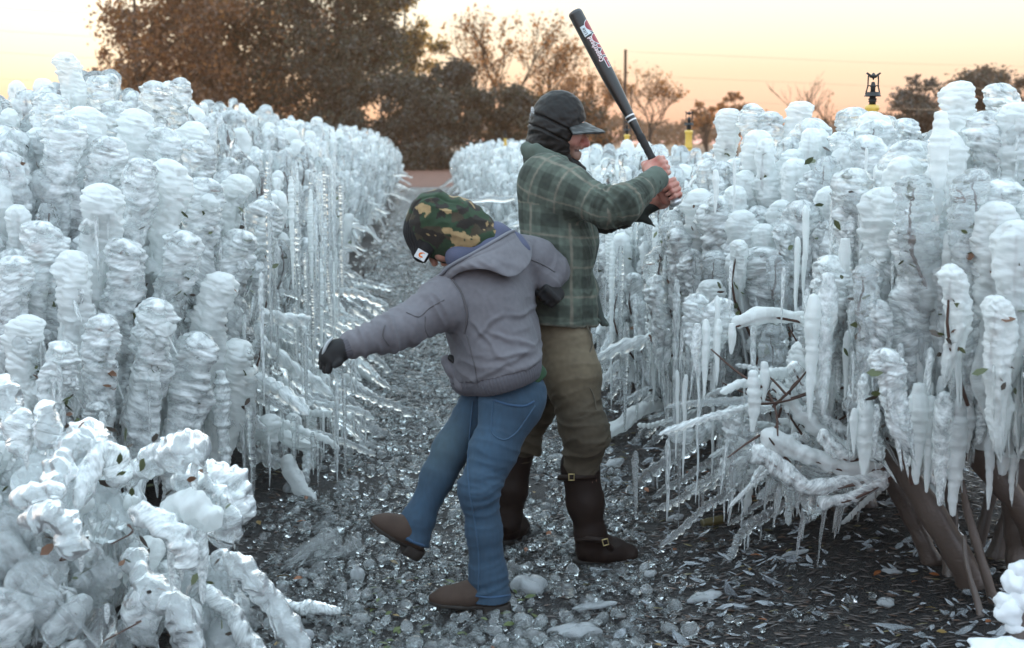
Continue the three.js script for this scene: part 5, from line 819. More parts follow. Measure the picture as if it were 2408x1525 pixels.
  const pantFold = folds([{ ...cone(P(1340, 780, 4.9), P(1370, 1000, 4.8), 0.1, 0.085), amp: (t) => 0.004 + 0.009 * smooth(0.55, 1, t) + 0.003 * smooth(0.3, 0, t), w: 0.042, l: 0.25, o: 41, slant: 0.5 }, { ...cone(P(1372, 1000, 4.8), P(1368, 1095, 4.84), 0.085, 0.07), amp: () => 0.013, w: 0.04, l: 0.3, o: 47, slant: 0.5 }, { ...cone(P(1305, 830, 5.05), P(1215, 1070, 5.12), 0.1, 0.07), amp: (t) => 0.005 + 0.008 * smooth(0.6, 1, t), w: 0.04, l: 0.15, o: 53 }]);
  const trousers = part('trousers', sdfMesh(legs, 0.0056, { displace: (p) => pantFold(p), color: (p) => { const n = 1 + 0.5 * fbm(p.x * 9, p.y * 9, p.z * 9) + 0.2 * noise(p.x * 60, p.y * 60, p.z * 60), wet = smooth(P(0, 850, 4.9).y, P(0, 960, 4.9).y, p.y + 0.06 * noise(p.x * 8, 2, p.z * 8)); return [0.150, 0.116, 0.074].map((x) => x * n * lerp(0.95, 0.42, wet)); } }), paintM(0.85, { sheen: 0.2, sheenColor: lin(0.4, 0.37, 0.3) }), man);
  const trim = cloth(lin(0.10, 0.086, 0.064));
  part('belt_loop', new THREE.BoxGeometry(0.016, 0.055, 0.008).translate(...P(1330, 750, 4.765).toArray()), trim, trousers);
  part('side_seam', tube([P(1372, 752, 4.79), P(1390, 790, 4.775), P(1392, 815, 4.77), P(1368, 860, 4.735)], [0.0035, 0.003], 6, 20), trim, trousers);
  part('thigh_seam', tube([P(1335, 880, 4.715), P(1385, 910, 4.73), P(1402, 960, 4.73), P(1395, 1010, 4.725)], [0.003, 0.003], 6, 20), trim, trousers);
  // --- boots
  const leather = new THREE.MeshPhysicalMaterial({ color: lin(0.0175, 0.0105, 0.0085), roughness: 0.6, specularIntensity: 0.5 }), rubber = new THREE.MeshStandardMaterial({ color: lin(0.009, 0.008, 0.0075), roughness: 0.8 }), brass = new THREE.MeshStandardMaterial({ color: lin(0.45, 0.36, 0.18), metalness: 0.9, roughness: 0.4 });
  const floor = (y) => [{ p: V(0, y, 0), n: V(0, -1, 0) }];
  const boot = (top, mid, ank, heel, toe, r, straps) => { // heel and toe lie on the ground
    const y0 = Math.min(heel.y, toe.y), U = (t, h) => heel.clone().lerp(toe, t).add(V(0, h, 0));
    const b = part('boot', sdfMesh([cone(top, mid, r[0], r[1], 0.01), cone(mid, ank, r[1], r[2], 0.03), cone(ank, U(0.18, 0.075), r[2], 0.05, 0.03), cone(U(0.16, 0.06), U(0.5, 0.055), 0.05, 0.047, 0.03), cone(U(0.35, 0.09), U(0.62, 0.06), 0.038, 0.04, 0.03), cone(U(0.5, 0.05), U(0.84, 0.043), 0.046, 0.042, 0.03), cone(top.clone().lerp(mid, -0.02), top.clone().lerp(mid, 0.1), r[0] + 0.003, r[0] + 0.002, 0.006)], 0.005, { cuts: floor(y0 + 0.022), displace: (p) => 0.003 * noise(p.x * 10, p.y * 12, p.z * 10) + 0.003 * (1 - 2 * Math.abs(noise(p.x * 9, p.y * 20, p.z * 9 + 3))) * smooth(0.35, 0.1, p.y - y0) }), leather, man);
    part('boot_sole', sdfMesh([cone(U(0.06, 0.02), U(0.3, 0.02), 0.046, 0.042, 0.012), cone(U(0.3, 0.022), U(0.55, 0.024), 0.036, 0.044, 0.012), cone(U(0.55, 0.024), U(0.88, 0.03), 0.046, 0.044, 0.012)], 0.005, { cuts: [...floor(y0 - 0.004), { p: V(0, y0 + 0.03, 0), n: V(0, 1, 0) }] }), rubber, b);
    for (const [A, B, bk] of straps) { part('strap', tube(A, [0.012, 0.012], 6, 24), leather, b); const fr = part('buckle', new THREE.TorusGeometry(0.0145, 0.003, 8, 4).rotateZ(Math.PI / 4), brass, b); fr.scale.set(1.0, 1.15, 1); fr.position.copy(bk); fr.rotation.z = B; }
  };
  boot(P(1364, 1098, 4.86), P(1376, 1180, 4.88), P(1388, 1255, 4.9), G(1366, 1332), G(1496, 1326), [0.074, 0.068, 0.055],
    [[[P(1316, 1124, 4.84), P(1340, 1124, 4.785), P(1375, 1122, 4.782), P(1400, 1122, 4.81)], 0, P(1344, 1123, 4.765)], [[P(1356, 1272, 4.88), P(1390, 1268, 4.828), P(1420, 1274, 4.835), P(1440, 1292, 4.87)], 0.25, P(1424, 1276, 4.812)]]);
  boot(P(1211, 1068, 5.12), P(1202, 1150, 5.14), P(1196, 1222, 5.16), G(1184, 1284), G(1228, 1255), [0.072, 0.064, 0.05], []);
  // --- hood and cap
  const hoodM = new THREE.MeshPhysicalMaterial({ color: lin(0.0095, 0.0082, 0.0075), roughness: 0.5, specularIntensity: 0.6 });
  const seams = [0.035, -0.012];
  part('hood', sdfMesh([ell(H(-0.008, 0.028, 0), hf, hu, [0.108, 0.118, 0.092], 0.03), cone(H(-0.025, -0.03, 0), H(-0.035, -0.10, 0), 0.088, 0.078, 0.05), cone(H(-0.01, -0.05, 0.03), H(0.01, -0.12, 0.02), 0.056, 0.05, 0.04), cone(H(-0.01, -0.05, -0.03), H(0.01, -0.12, -0.02), 0.056, 0.05, 0.04), cone(H(0.02, -0.15, 0), H(0.05, -0.155, 0), 0.05, 0.03, 0.03), cone(H(-0.05, -0.10, 0), H(-0.06, -0.16, 0), 0.07, 0.06, 0.04), ell(H(0.112, -0.052, 0), hf, hu, [0.078, 0.085, 0.1], 0.010, { minus: true })], 0.004, { displace: (p, n) => { const q = p.clone().sub(hc), u = q.dot(hu), f = q.dot(hf); let d = 0.003 * noise(p.x * 22, p.y * 40, p.z * 22) + 0.0045 * (1 - 2 * Math.abs(noise(p.x * 14 + 4, p.y * 38, p.z * 14))) * smooth(0.05, -0.03, u) + 0.002 * noise(p.x * 60, p.y * 60, p.z * 60); for (const s of seams) { const k = u - s + 0.35 * (f + 0.06) * (f > -0.06 ? 1 : 0) * 0.5 + 0.2 * (f + 0.06); d -= 0.009 * Math.exp(-k * k / 0.000018); } return d; } }), hoodM, man);
  part('hood_strap', sdfMesh([cone(H(0.058, -0.122, 0.035), H(0.086, -0.135, 0.03), 0.014, 0.012, 0.01), cone(H(0.086, -0.135, 0.03), H(0.112, -0.152, 0.02), 0.013, 0.012, 0.01), cone(H(0.058, -0.14, 0.02), H(0.08, -0.165, 0.01), 0.02, 0.015, 0.02)], 0.004), hoodM, man);
  const visor = new THREE.MeshPhysicalMaterial({ color: 0xffffff, vertexColors: true, roughness: 0.55 });
  const bg = grid(24, 12, (u, v) => { const a = (u - 0.5) * 2.3, r = 0.088 + v * 0.094 * Math.cos(a * 0.62) , dro = -0.016 * (a * a) - 0.034 * v + 0.004 * noise(u * 6, v * 6, 2); return H(0.0 + r * Math.cos(a) * 1.0, 0.036 + dro, r * Math.sin(a) * 0.82); });
  const thick = bg.clone(); { const q = thick.attributes.position, nn = thick.attributes.normal; for (let i = 0; i < q.count; i++) q.setXYZ(i, q.getX(i) - hu.x * 0.005, q.getY(i) - hu.y * 0.005, q.getZ(i) - hu.z * 0.005); const I = thick.index.array; for (let i = 0; i < I.length; i += 3) { const t = I[i]; I[i] = I[i + 1]; I[i + 1] = t; } thick.computeVertexNormals(); }
  const vg = mergeGeometries([bg, thick]); { const q = vg.attributes.position, c = new Float32Array(q.count * 3); for (let i = 0; i < q.count; i++) { const n = noise(q.getX(i) * 45, q.getY(i) * 45, q.getZ(i) * 45), k = n > 0.12 ? 0.09 : 0.032; c.set([k * 0.95, k, k * 0.97], i * 3); } vg.setAttribute('color', new THREE.BufferAttribute(c, 3)); }
  part('cap_brim', vg, visor, man);
  // ice glaze on the back of the hood
  const glaze = []; seed(61); for (let i = 0; i < 130; i++) { const a = rr(2.75, 3.7), b = rr(-0.12, 0.05), p = H(-0.012 + 0.108 * Math.cos(a) * Math.sqrt(1 - (b / 0.2) ** 2), 0.02 + b, -0.092 * Math.sin(a)); glaze.push(new THREE.SphereGeometry(rr(0.002, 0.0045), 6, 4).translate(p.x, p.y, p.z)); }
  const gl = part('ice_crust', mergeGeometries(glaze), new THREE.MeshPhysicalMaterial({ color: lin(0.95, 0.97, 1), roughness: 0.06, transmission: 0.85, thickness: 0.01, ior: 1.31 }), man); gl.userData.kind = 'stuff';
}
{ // the bat
  const t = thing('baseball_bat', 'black baseball bat with red and white lettering, held up by the man', 'bat', batEnd.toArray());
  t.quaternion.copy(qUp(batDir)); const L = batLen;
  // turn the bat so that the side of texture u = 0.5 looks at the camera
  { const toCam = camera.position.clone().sub(at(1400, 130, 4.9)).normalize(), q = t.quaternion.clone().invert(), d = toCam.applyQuaternion(q); t.quaternion.multiply(new THREE.Quaternion().setFromAxisAngle(V(0, 1, 0), Math.atan2(d.x, d.z))); }
  const W = 1024, Hh = 2048, cv = document.createElement('canvas'); cv.width = W; cv.height = Hh; const g = cv.getContext('2d');
  g.fillStyle = '#17130f'; g.fillRect(0, 0, W, Hh);
  const y0 = 0.40, y1 = 1.0, X = (m) => W * 0.5 + m / (2 * Math.PI * 0.0285) * W, Y = (s) => (1 - (s - y0) / (y1 - y0)) * Hh; // m: metres right of the facing line; s: share of the bat's length
  const px = W / (2 * Math.PI * 0.0285), py = Hh / ((y1 - y0) * L);
  const rot = (x, s, f) => { g.save(); g.translate(X(x), Y(s)); g.scale(px / 1000, py / 1000); g.rotate(-Math.PI / 2); f(); g.restore(); }; // inside: millimetres, text runs towards the tip
  rot(0.0125, 0.727, () => { g.font = 'bold 19px sans-serif'; g.textAlign = 'left'; g.lineWidth = 2.2; g.strokeStyle = '#8a1622'; g.scale(1, 1.25); g.strokeText('Copperhead', 0, 0); g.fillStyle = '#d9d7d4'; g.fillText('Copperhead', 0, 0); });
  rot(0.0, 0.862, () => { g.fillStyle = '#c4cdd0'; g.beginPath(); g.moveTo(0, -11); g.lineTo(45, -11); g.lineTo(45, 10); g.quadraticCurveTo(22, 13, 4, 24); g.closePath(); g.fill(); g.fillStyle = '#0c0c0c'; g.font = 'bold 17px sans-serif'; g.fillText('Lite', 5, 5); });
  const red = (f) => { g.fillStyle = '#8c1a26'; g.strokeStyle = '#cfd0d2'; g.lineWidth = 2.4; g.lineJoin = 'round'; g.beginPath(); f(); g.closePath(); g.fill(); g.stroke(); };
  rot(0.016, 0.69, () => red(() => { g.moveTo(0, 0); g.lineTo(46, 0); g.lineTo(46, 34); g.lineTo(30, 34); g.lineTo(30, 12); g.lineTo(0, 12); }));
  rot(0.016, 0.752, () => red(() => { g.moveTo(0, 0); g.lineTo(16, 0); g.lineTo(30, 18); g.lineTo(34, 0); g.lineTo(50, 0); g.lineTo(50, 40); g.lineTo(0, 40); }));
  rot(0.038, 0.838, () => red(() => { g.ellipse(0, 0, 24, 27, 0, 0, 6.283); }));
  rot(0.040, 0.905, () => red(() => { g.ellipse(0, 0, 27, 31, 0, 0, 6.283); }));
  g.fillStyle = '#000'; g.globalAlpha = 0.25; seed(5); for (let i = 0; i < 160; i++) g.fillRect(rnd() * W, rnd() * Hh, rr(1, 5), rr(1, 9)); g.globalAlpha = 1; g.fillStyle = '#8f8f8c'; for (let i = 0; i < 26; i++) g.fillRect(rnd() * W, rnd() * Hh, rr(2, 7), rr(2, 5));
  const tx = new THREE.CanvasTexture(cv); tx.colorSpace = THREE.SRGBColorSpace;
  const prof = (a, b, n, R) => Array.from({ length: n + 1 }, (_, i) => { const s = lerp(a, b, i / n); return [R(s), s * L]; });
  const R = (s) => lerp(0.0125, 0.0285, smooth(0.26, 0.72, s));
  const shell = (pts) => { const o = lathe(pts, 40).rotateY(Math.PI); return o; };
  const barrel = shell(prof(y0, 0.985, 50, R)); { const p = barrel.attributes.position, uv = barrel.attributes.uv; for (let i = 0; i < uv.count; i++) uv.setY(i, (p.getY(i) / L - y0) / (y1 - y0)); }
  part('barrel', barrel, new THREE.MeshPhysicalMaterial({ map: tx, roughness: 0.42, clearcoat: 0.4, clearcoatRoughness: 0.25 }), t);
  part('end_cap', shell([[0.0285, 0.985 * L], [0.0283, 0.992 * L], [0.026, 0.998 * L], [0.021, L], [0.018, 0.997 * L], [0, 0.996 * L]]), new THREE.MeshPhysicalMaterial({ color: lin(0.03, 0.03, 0.032), roughness: 0.3, clearcoat: 0.6 }), t);
  const bm = new THREE.MeshPhysicalMaterial({ color: lin(0.012, 0.011, 0.011), roughness: 0.45 });
  part('taper', shell(prof(0.355, y0, 8, R)), bm, t);
  part('grip', shell(prof(0.03, 0.355, 90, (s) => R(s) + 0.0022 + 0.0006 * Math.sin(s * 190))), new THREE.MeshStandardMaterial({ color: lin(0.018, 0.017, 0.017), roughness: 0.8 }), t);
  const white = new THREE.MeshStandardMaterial({ color: lin(0.7, 0.7, 0.7), roughness: 0.5 });
  for (const s of [0.43, 0.452]) part('stripe', shell([[R(s) + 0.0004, (s - 0.0035) * L], [R(s) + 0.0012, s * L], [R(s) + 0.0004, (s + 0.0035) * L]]), white, t);
  part('knob', shell([[0, -0.004], [0.02, -0.003], [0.0245, 0.003], [0.0245, 0.009], [0.02, 0.014], [0.0145, 0.026]]), new THREE.MeshStandardMaterial({ color: lin(0.55, 0.56, 0.57), metalness: 0.7, roughness: 0.35 }), t);
}
// ---------------------------------------------------------------- the kicking person in the grey jacket
{
  const root = onGround(1150, 1446), kid = thing('person', 'person in a grey hooded work jacket, camouflage hood and jeans, kicking to the left', 'person', root.toArray());
  const P = local(kid), G = (x, y, h) => onGround(x, y, h).sub(kid.position), up = V(0, 1, 0), rgt = V(1, 0, 0).applyQuaternion(camQ), fro = V(0, 0, 0).crossVectors(rgt, up).normalize();
  const pel = P(1190, 925, 4.6), chest = P(1165, 700, 4.62), neck = P(1120, 590, 4.58);
  const shL = P(1070, 690, 4.5), elL = P(945, 768, 4.40), wrL = P(815, 816, 4.36), shR = P(1245, 610, 4.72), elR = P(1308, 645, 4.76), wrR = P(1293, 684, 4.73);
  const hipS = P(1200, 960, 4.55), knS = P(1122, 1155, 4.47), anS = P(1150, 1380, 4.52), hipK = P(1120, 960, 4.68), knK = P(1045, 1080, 4.62), anK = P(972, 1262, 4.58);
  const hc = P(1034, 545, 4.56), hf = rgt.clone().multiplyScalar(-0.56).addScaledVector(up, -0.82).addScaledVector(fro, -0.10).normalize(), hu = up.clone().multiplyScalar(0.56).addScaledVector(rgt, -0.82); hu.addScaledVector(hf, -hu.dot(hf)).normalize();
  const hs = V(0, 0, 0).crossVectors(hf, hu), H = (f, u, s) => hc.clone().addScaledVector(hf, f).addScaledVector(hu, u).addScaledVector(hs, s);
  const skin = () => [0.4, 0.2, 0.14];
  const body = sdfMesh([cone(pel, chest, 0.10, 0.085, 0.06), cone(chest, neck, 0.08, 0.05, 0.05), cone(shR, shL, 0.045, 0.05, 0.04), cone(shR, elR, 0.04, 0.034), cone(elR, wrR, 0.028, 0.022), cone(shL, elL, 0.048, 0.04), cone(elL, wrL, 0.04, 0.028), cone(hipS, knS, 0.07, 0.052), cone(knS, anS, 0.052, 0.04), cone(hipK, knK, 0.07, 0.052), cone(knK, anK, 0.052, 0.04), cone(neck, H(-0.02, -0.05, 0), 0.055, 0.055)], 0.014, { color: skin });
  const headG = sdfMesh([ell(H(-0.005, 0.02, 0), hf, hu, [0.094, 0.105, 0.076]), cone(H(0.02, -0.05, 0), H(0.066, -0.088, 0), 0.06, 0.026, 0.04), cone(H(0.08, 0.002, 0), H(0.106, -0.048, 0), 0.010, 0.013, 0.014), cone(H(0.09, -0.075, 0.012), H(0.09, -0.075, -0.012), 0.008, 0.008, 0.008), cone(H(0.082, -0.09, 0.012), H(0.082, -0.09, -0.012), 0.008, 0.008, 0.006), cone(H(0.06, -0.05, 0.045), H(0.055, -0.06, 0.045), 0.02, 0.02, 0.03), cone(H(0.06, -0.05, -0.045), H(0.055, -0.06, -0.045), 0.02, 0.02, 0.03)], 0.0045, { color: skin });
  part('body', mergeGeometries([body, headG]), skinM, kid);
  for (const s of [1, -1]) part('eye', new THREE.SphereGeometry(0.0105, 14, 10).translate(...H(0.075, -0.002, s * 0.031).toArray()), new THREE.MeshPhysicalMaterial({ color: lin(0.5, 0.45, 0.42), roughness: 0.1 }), kid);
  // --- jacket
  const greyC = (p) => { const n = 1 + 0.16 * fbm(p.x * 7, p.y * 7, p.z * 7) + 0.12 * noise(p.x * 70, p.y * 70, p.z * 70); return [0.140 * n, 0.134 * n, 0.147 * n]; };
  const torso = [cone(P(1190, 880, 4.50), P(1195, 880, 4.70), 0.125, 0.125, 0.08), cone(P(1110, 880, 4.58), P(1112, 880, 4.66), 0.085, 0.085, 0.08), cone(P(1168, 800, 4.50), P(1195, 790, 4.72), 0.122, 0.12, 0.08), cone(P(1120, 780, 4.60), P(1130, 780, 4.68), 0.10, 0.10, 0.08), cone(P(1150, 710, 4.49), P(1190, 690, 4.74), 0.118, 0.112, 0.08), cone(P(1110, 650, 4.52), P(1200, 625, 4.74), 0.09, 0.085, 0.07), cone(P(1080, 700, 4.52), P(1090, 740, 4.55), 0.075, 0.08, 0.06)];
  const slL = [cone(P(1072, 690, 4.5), P(1040, 715, 4.46), 0.082, 0.08, 0.05), cone(P(1040, 715, 4.46), P(950, 770, 4.40), 0.08, 0.066, 0.04), cone(P(950, 770, 4.40), P(920, 782, 4.385), 0.066, 0.062, 0.03), cone(P(920, 782, 4.385), P(838, 808, 4.365), 0.061, 0.05, 0.03)];
  const slR = [cone(P(1228, 598, 4.72), P(1262, 612, 4.745), 0.074, 0.072, 0.05), cone(P(1262, 612, 4.745), P(1298, 640, 4.76), 0.07, 0.058, 0.04), cone(P(1298, 640, 4.76), P(1290, 662, 4.72), 0.056, 0.046, 0.03), cone(P(1298, 632, 4.755), P(1308, 628, 4.75), 0.045, 0.035, 0.03)];
  const jf = folds([{ ...cone(P(1195, 890, 4.6), P(1140, 660, 4.6), 0.13, 0.1), amp: (t) => 0.0035 + 0.006 * Math.exp(-((t - 0.15) ** 2) / 0.05), w: 0.06, l: 0.2, o: 63, slant: 0.5 }, { ...cone(slL[0].a, slL[1].b, 0.08, 0.066), amp: (t) => 0.005 + 0.009 * t, w: 0.042, l: 0.13, o: 67, slant: 0.6 }, { ...cone(slL[2].a, slL[3].b, 0.062, 0.05), amp: (t) => 0.012 + 0.004 * t, w: 0.034, l: 0.14, o: 71, slant: 0.4 }, { ...cone(slR[0].a, elR, 0.07, 0.06), amp: () => 0.006, w: 0.05, l: 0.12, o: 75, slant: 0.4 }, { ...cone(elR, wrR, 0.05, 0.04), amp: () => 0.006, w: 0.035, o: 79 }]);
  const hemA = P(1092, 918, 4.56), hemB = P(1288, 850, 4.6), hemN = V(0, 0, 0).crossVectors(hemB.clone().sub(hemA), fro).normalize(); if (hemN.y > 0) hemN.negate();
  const jacketM = paintM(0.9, { sheen: 0.3, sheenRoughness: 0.5, sheenColor: lin(0.45, 0.45, 0.5) });
  // creases of the waxed-looking cloth: fine light scratches and stiff folds across the back
  const crease = (p) => { const q = p.clone().sub(P(1190, 760, 4.6)), a = q.dot(rgt), b = q.y; let d = 0; for (const [ox, oy, an, l] of [[-0.06, 0.02, 0.75, 0.1], [0.03, -0.03, -0.35, 0.14], [0.07, 0.05, -0.1, 0.09], [-0.02, -0.12, 0.5, 0.16], [0.06, -0.14, 0.65, 0.14], [-0.07, -0.02, -0.9, 0.1], [0.02, -0.08, 0.1, 0.12]]) { const u = (a - ox) * Math.cos(an) + (b - oy) * Math.sin(an), v = -(a - ox) * Math.sin(an) + (b - oy) * Math.cos(an) + 0.01 * noise(u * 20, ox, 1); d += 0.006 * Math.exp(-v * v / 0.00006) * smooth(l, 0.3 * l, Math.abs(u)) - 0.0035 * Math.exp(-((v + 0.014) ** 2) / 0.0002) * smooth(l, 0.3 * l, Math.abs(u)); } return d; };
  const jacket = part('work_jacket', sdfMesh([...torso, ...slL, ...slR], 0.0055, { cuts: [{ p: hemA.clone().addScaledVector(hemN, -0.035), n: hemN }], displace: (p) => jf(p) + crease(p) * (p.z > P(0, 0, 4.66).z ? 1 : 0.5), color: greyC }), jacketM, kid);
  const ribM = new THREE.MeshPhysicalMaterial({ color: lin(0.088, 0.084, 0.096), roughness: 0.95, sheen: 0.3, sheenColor: lin(0.4, 0.4, 0.45) });
  { // ribbed band at the waist
    const A = hemA.clone().addScaledVector(hemN, -0.04), n = hemN, grow = torso.map((c) => ({ ...c, grow: 0.004 - 0.012 }));
    const ax = hemB.clone().sub(hemA).normalize();
    part('rib_hem', sdfMesh(grow, 0.0045, { cuts: [{ p: A, n: n.clone().negate() }, { p: A.clone().addScaledVector(n, 0.064), n }], displace: (p) => { const q = p.clone().sub(A); const u = Math.atan2(q.dot(fro), q.dot(ax) - 0.14) * 0.15; return 0.0016 * Math.sin(u * 2 * Math.PI / 0.0105) + 0.010 * smooth(0.075, 0.03, q.dot(n)) * smooth(-0.01, 0.02, q.dot(n)); } }), ribM, jacket);
  }
  part('rib_cuff', sdfMesh([cone(P(842, 806, 4.366), P(812, 820, 4.358), 0.045, 0.036, 0.01)], 0.0035, { displace: (p) => { const q = p.clone().sub(elL), ax = wrL.clone().sub(elL).normalize(); q.addScaledVector(ax, -q.dot(ax)); return 0.0014 * Math.sin(Math.atan2(q.y, q.dot(fro)) * 26); } }), ribM, jacket);
  // hood lying open on the back: rim, bag and lining
  const greyPlain = paintM(0.9, { sheen: 0.3, sheenRoughness: 0.5, sheenColor: lin(0.45, 0.45, 0.5) });
  { // a cloth panel from the rim of the opening over to its drooping lower edge, then tucked under
    const C = (l) => new THREE.CatmullRomCurve3(l.map((q) => P(...q))), rim = C([[1028, 655, 4.46], [1062, 624, 4.40], [1110, 598, 4.38], [1165, 566, 4.42], [1200, 546, 4.52], [1214, 545, 4.66]]), low = C([[1046, 668, 4.44], [1085, 640, 4.40], [1140, 634, 4.375], [1200, 652, 4.40], [1243, 622, 4.50], [1252, 575, 4.66]]);
    const toC = camera.position.clone().sub(P(1150, 610, 4.4).add(kid.position)).normalize();
    const hoodG = grid(80, 44, (u, v) => {
      const a = rim.getPoint(u), b = low.getPoint(u), t = v * 1.3, w = Math.sin(Math.PI * clamp(u * 1.05, 0, 1));
      const q = a.clone().lerp(b, Math.min(1, t)).addScaledVector(toC, 0.036 * w * Math.pow(Math.sin(Math.PI * Math.min(t, 1) * 0.62 + 0.1), 1));
      if (t > 1) q.addScaledVector(toC, -0.3 * (t - 1)).addScaledVector(up, 0.03 * (t - 1)); if (t < 0.06) q.addScaledVector(toC, -0.2 * (0.06 - t));
      const n = 0.006 * noise(q.x * 13, q.y * 20, q.z * 13) + 0.006 * (1 - 2 * Math.abs(noise(q.x * 9 + 3, q.y * 26 + q.x * 14, 1))) * smooth(0.15, 0.6, t) + 0.004 * Math.exp(-((t - 0.2) ** 2) / 0.0012) * -1;
      return q.addScaledVector(toC, n);
    });
    const p = hoodG.attributes.position, c = new Float32Array(p.count * 3), q = V(0, 0, 0); for (let i = 0; i < p.count; i++) { q.fromBufferAttribute(p, i); c.set(greyC(q), i * 3); } hoodG.setAttribute('color', new THREE.BufferAttribute(c, 3));
    const hood = part('jacket_hood', hoodG, paintM(0.9, { sheen: 0.3, sheenRoughness: 0.5, sheenColor: lin(0.45, 0.45, 0.5), side: THREE.DoubleSide }), jacket);
    const rimPts = Array.from({ length: 24 }, (_, i) => rim.getPoint(i / 23).addScaledVector(toC, 0.004));
    part('hood_rim', tube(rimPts, [0.006, 0.0065, 0.0065, 0.005], 8, 60), cloth(lin(0.15, 0.15, 0.17)), hood);
  }
  part('hood_lining', sdfMesh([cone(P(1080, 606, 4.5), P(1165, 562, 4.55), 0.05, 0.045, 0.04), cone(P(1120, 575, 4.54), P(1165, 545, 4.6), 0.045, 0.036, 0.04), cone(P(1165, 546, 4.56), P(1205, 562, 4.6), 0.03, 0.03, 0.03), cone(P(1150, 600, 4.5), P(1215, 590, 4.6), 0.05, 0.05, 0.03)], 0.005, { displace: (p) => 0.004 * noise(p.x * 16, p.y * 24, p.z * 16) }), cloth(lin(0.078, 0.085, 0.135)), jacket);
  const seamM = cloth(lin(0.092, 0.085, 0.09));
  const surf = (prims, pts, r, name, par, m, disp = null) => { // a seam laid on the cloth: push the points out to the surface towards the camera
    const fine = new THREE.CatmullRomCurve3(pts.map((a) => V(...a))).getPoints(pts.length * 5).map((v) => [v.x, v.y, v.z]), q = fine.map((a) => { const o = P(...a), dir = camera.position.clone().sub(kid.position).sub(o).normalize(); o.addScaledVector(dir, 0.35); for (let i = 0; i < 60; i++) { const d = field(prims, o.x, o.y, o.z) - (disp ? disp(o) : 0); if (d < 0.0008) break; o.addScaledVector(dir, -Math.max(0.0005, d * 0.8)); } return o; });
    return part(name, tube(q, [r, r], 6, q.length * 2), m, par);
  };
  const J = [...torso, ...slL, ...slR];
  surf(J, [[1062, 655, 4.5], [1085, 690, 4.5], [1098, 740, 4.5], [1092, 785, 4.5]], 0.004, 'armhole_seam', jacket, seamM, (p) => jf(p) + crease(p));
  surf(J, [[955, 735, 4.4], [985, 745, 4.4], [1010, 725, 4.4], [1045, 705, 4.4]], 0.0022, 'sleeve_seam', jacket, seamM, (p) => jf(p) + crease(p));
  surf(J, [[1000, 745, 4.4], [1000, 775, 4.4], [1012, 800, 4.4]], 0.0022, 'elbow_patch_seam', jacket, seamM, (p) => jf(p) + crease(p));
  surf(J, [[905, 765, 4.4], [900, 790, 4.4], [915, 815, 4.4]], 0.0022, 'elbow_patch_seam', jacket, seamM, (p) => jf(p) + crease(p));
  surf(J, [[1240, 608, 4.7], [1275, 622, 4.7], [1305, 640, 4.7]], 0.0022, 'sleeve_seam', jacket, seamM, (p) => jf(p) + crease(p));
  surf(J, [[1098, 790, 4.5], [1108, 830, 4.5], [1118, 870, 4.5], [1122, 905, 4.5]], 0.003, 'side_seam', jacket, seamM, (p) => jf(p) + crease(p));
  part('pocket', sdfMesh([cone(P(1052, 850, 4.56), P(1085, 905, 4.53), 0.016, 0.018, 0.02), cone(P(1052, 850, 4.56), P(1062, 870, 4.54), 0.02, 0.02, 0.02), cone(P(1085, 905, 4.53), P(1100, 915, 4.53), 0.02, 0.016, 0.02)], 0.0045, { color: greyC, displace: (p) => 0.004 * noise(p.x * 18, p.y * 18, p.z * 18) }), greyPlain, jacket);
  part('pocket_opening', sdfMesh([cone(P(1060, 842, 4.535), P(1080, 862, 4.52), 0.012, 0.008, 0.02)], 0.004), cloth(lin(0.012, 0.012, 0.013)), jacket);
  // --- green shirt tail and jeans
  part('shirt_tail', sdfMesh([cone(P(1180, 925, 4.54), P(1190, 925, 4.66), 0.112, 0.112, 0.05), cone(P(1232, 905, 4.58), P(1235, 900, 4.66), 0.094, 0.09, 0.05)], 0.006, { cuts: [{ p: hemA.clone().addScaledVector(hemN, -0.03), n: hemN.clone().negate() }, { p: P(1150, 962, 4.6), n: V(0, -1, 0).addScaledVector(rgt, 0.62).normalize() }, { p: P(1212, 900, 4.6), n: rgt.clone().negate() }] }), cloth(lin(0.018, 0.052, 0.022)), kid);
  const jStand = [cone(P(1195, 945, 4.54), P(1195, 945, 4.66), 0.102, 0.10, 0.06), cone(P(1228, 925, 4.56), P(1230, 920, 4.66), 0.085, 0.083, 0.06), cone(P(1200, 965, 4.53), P(1160, 1060, 4.5), 0.095, 0.08, 0.05), cone(P(1160, 1060, 4.5), P(1126, 1150, 4.47), 0.079, 0.066, 0.04), cone(P(1126, 1150, 4.47), P(1138, 1250, 4.49), 0.066, 0.06, 0.04), cone(P(1138, 1250, 4.49), P(1147, 1350, 4.51), 0.06, 0.063, 0.03), cone(P(1147, 1350, 4.51), P(1157, 1440, 4.52), 0.063, 0.077, 0.03)], jKick = [cone(P(1125, 950, 4.66), P(1060, 1060, 4.62), 0.07, 0.061, 0.05), cone(P(1060, 1060, 4.62), P(1030, 1120, 4.6), 0.061, 0.057, 0.04), cone(P(1030, 1120, 4.6), P(980, 1230, 4.58), 0.057, 0.053, 0.03), cone(P(980, 1230, 4.58), P(955, 1310, 4.575), 0.056, 0.075, 0.03)], jl = [...jStand, ...jKick];
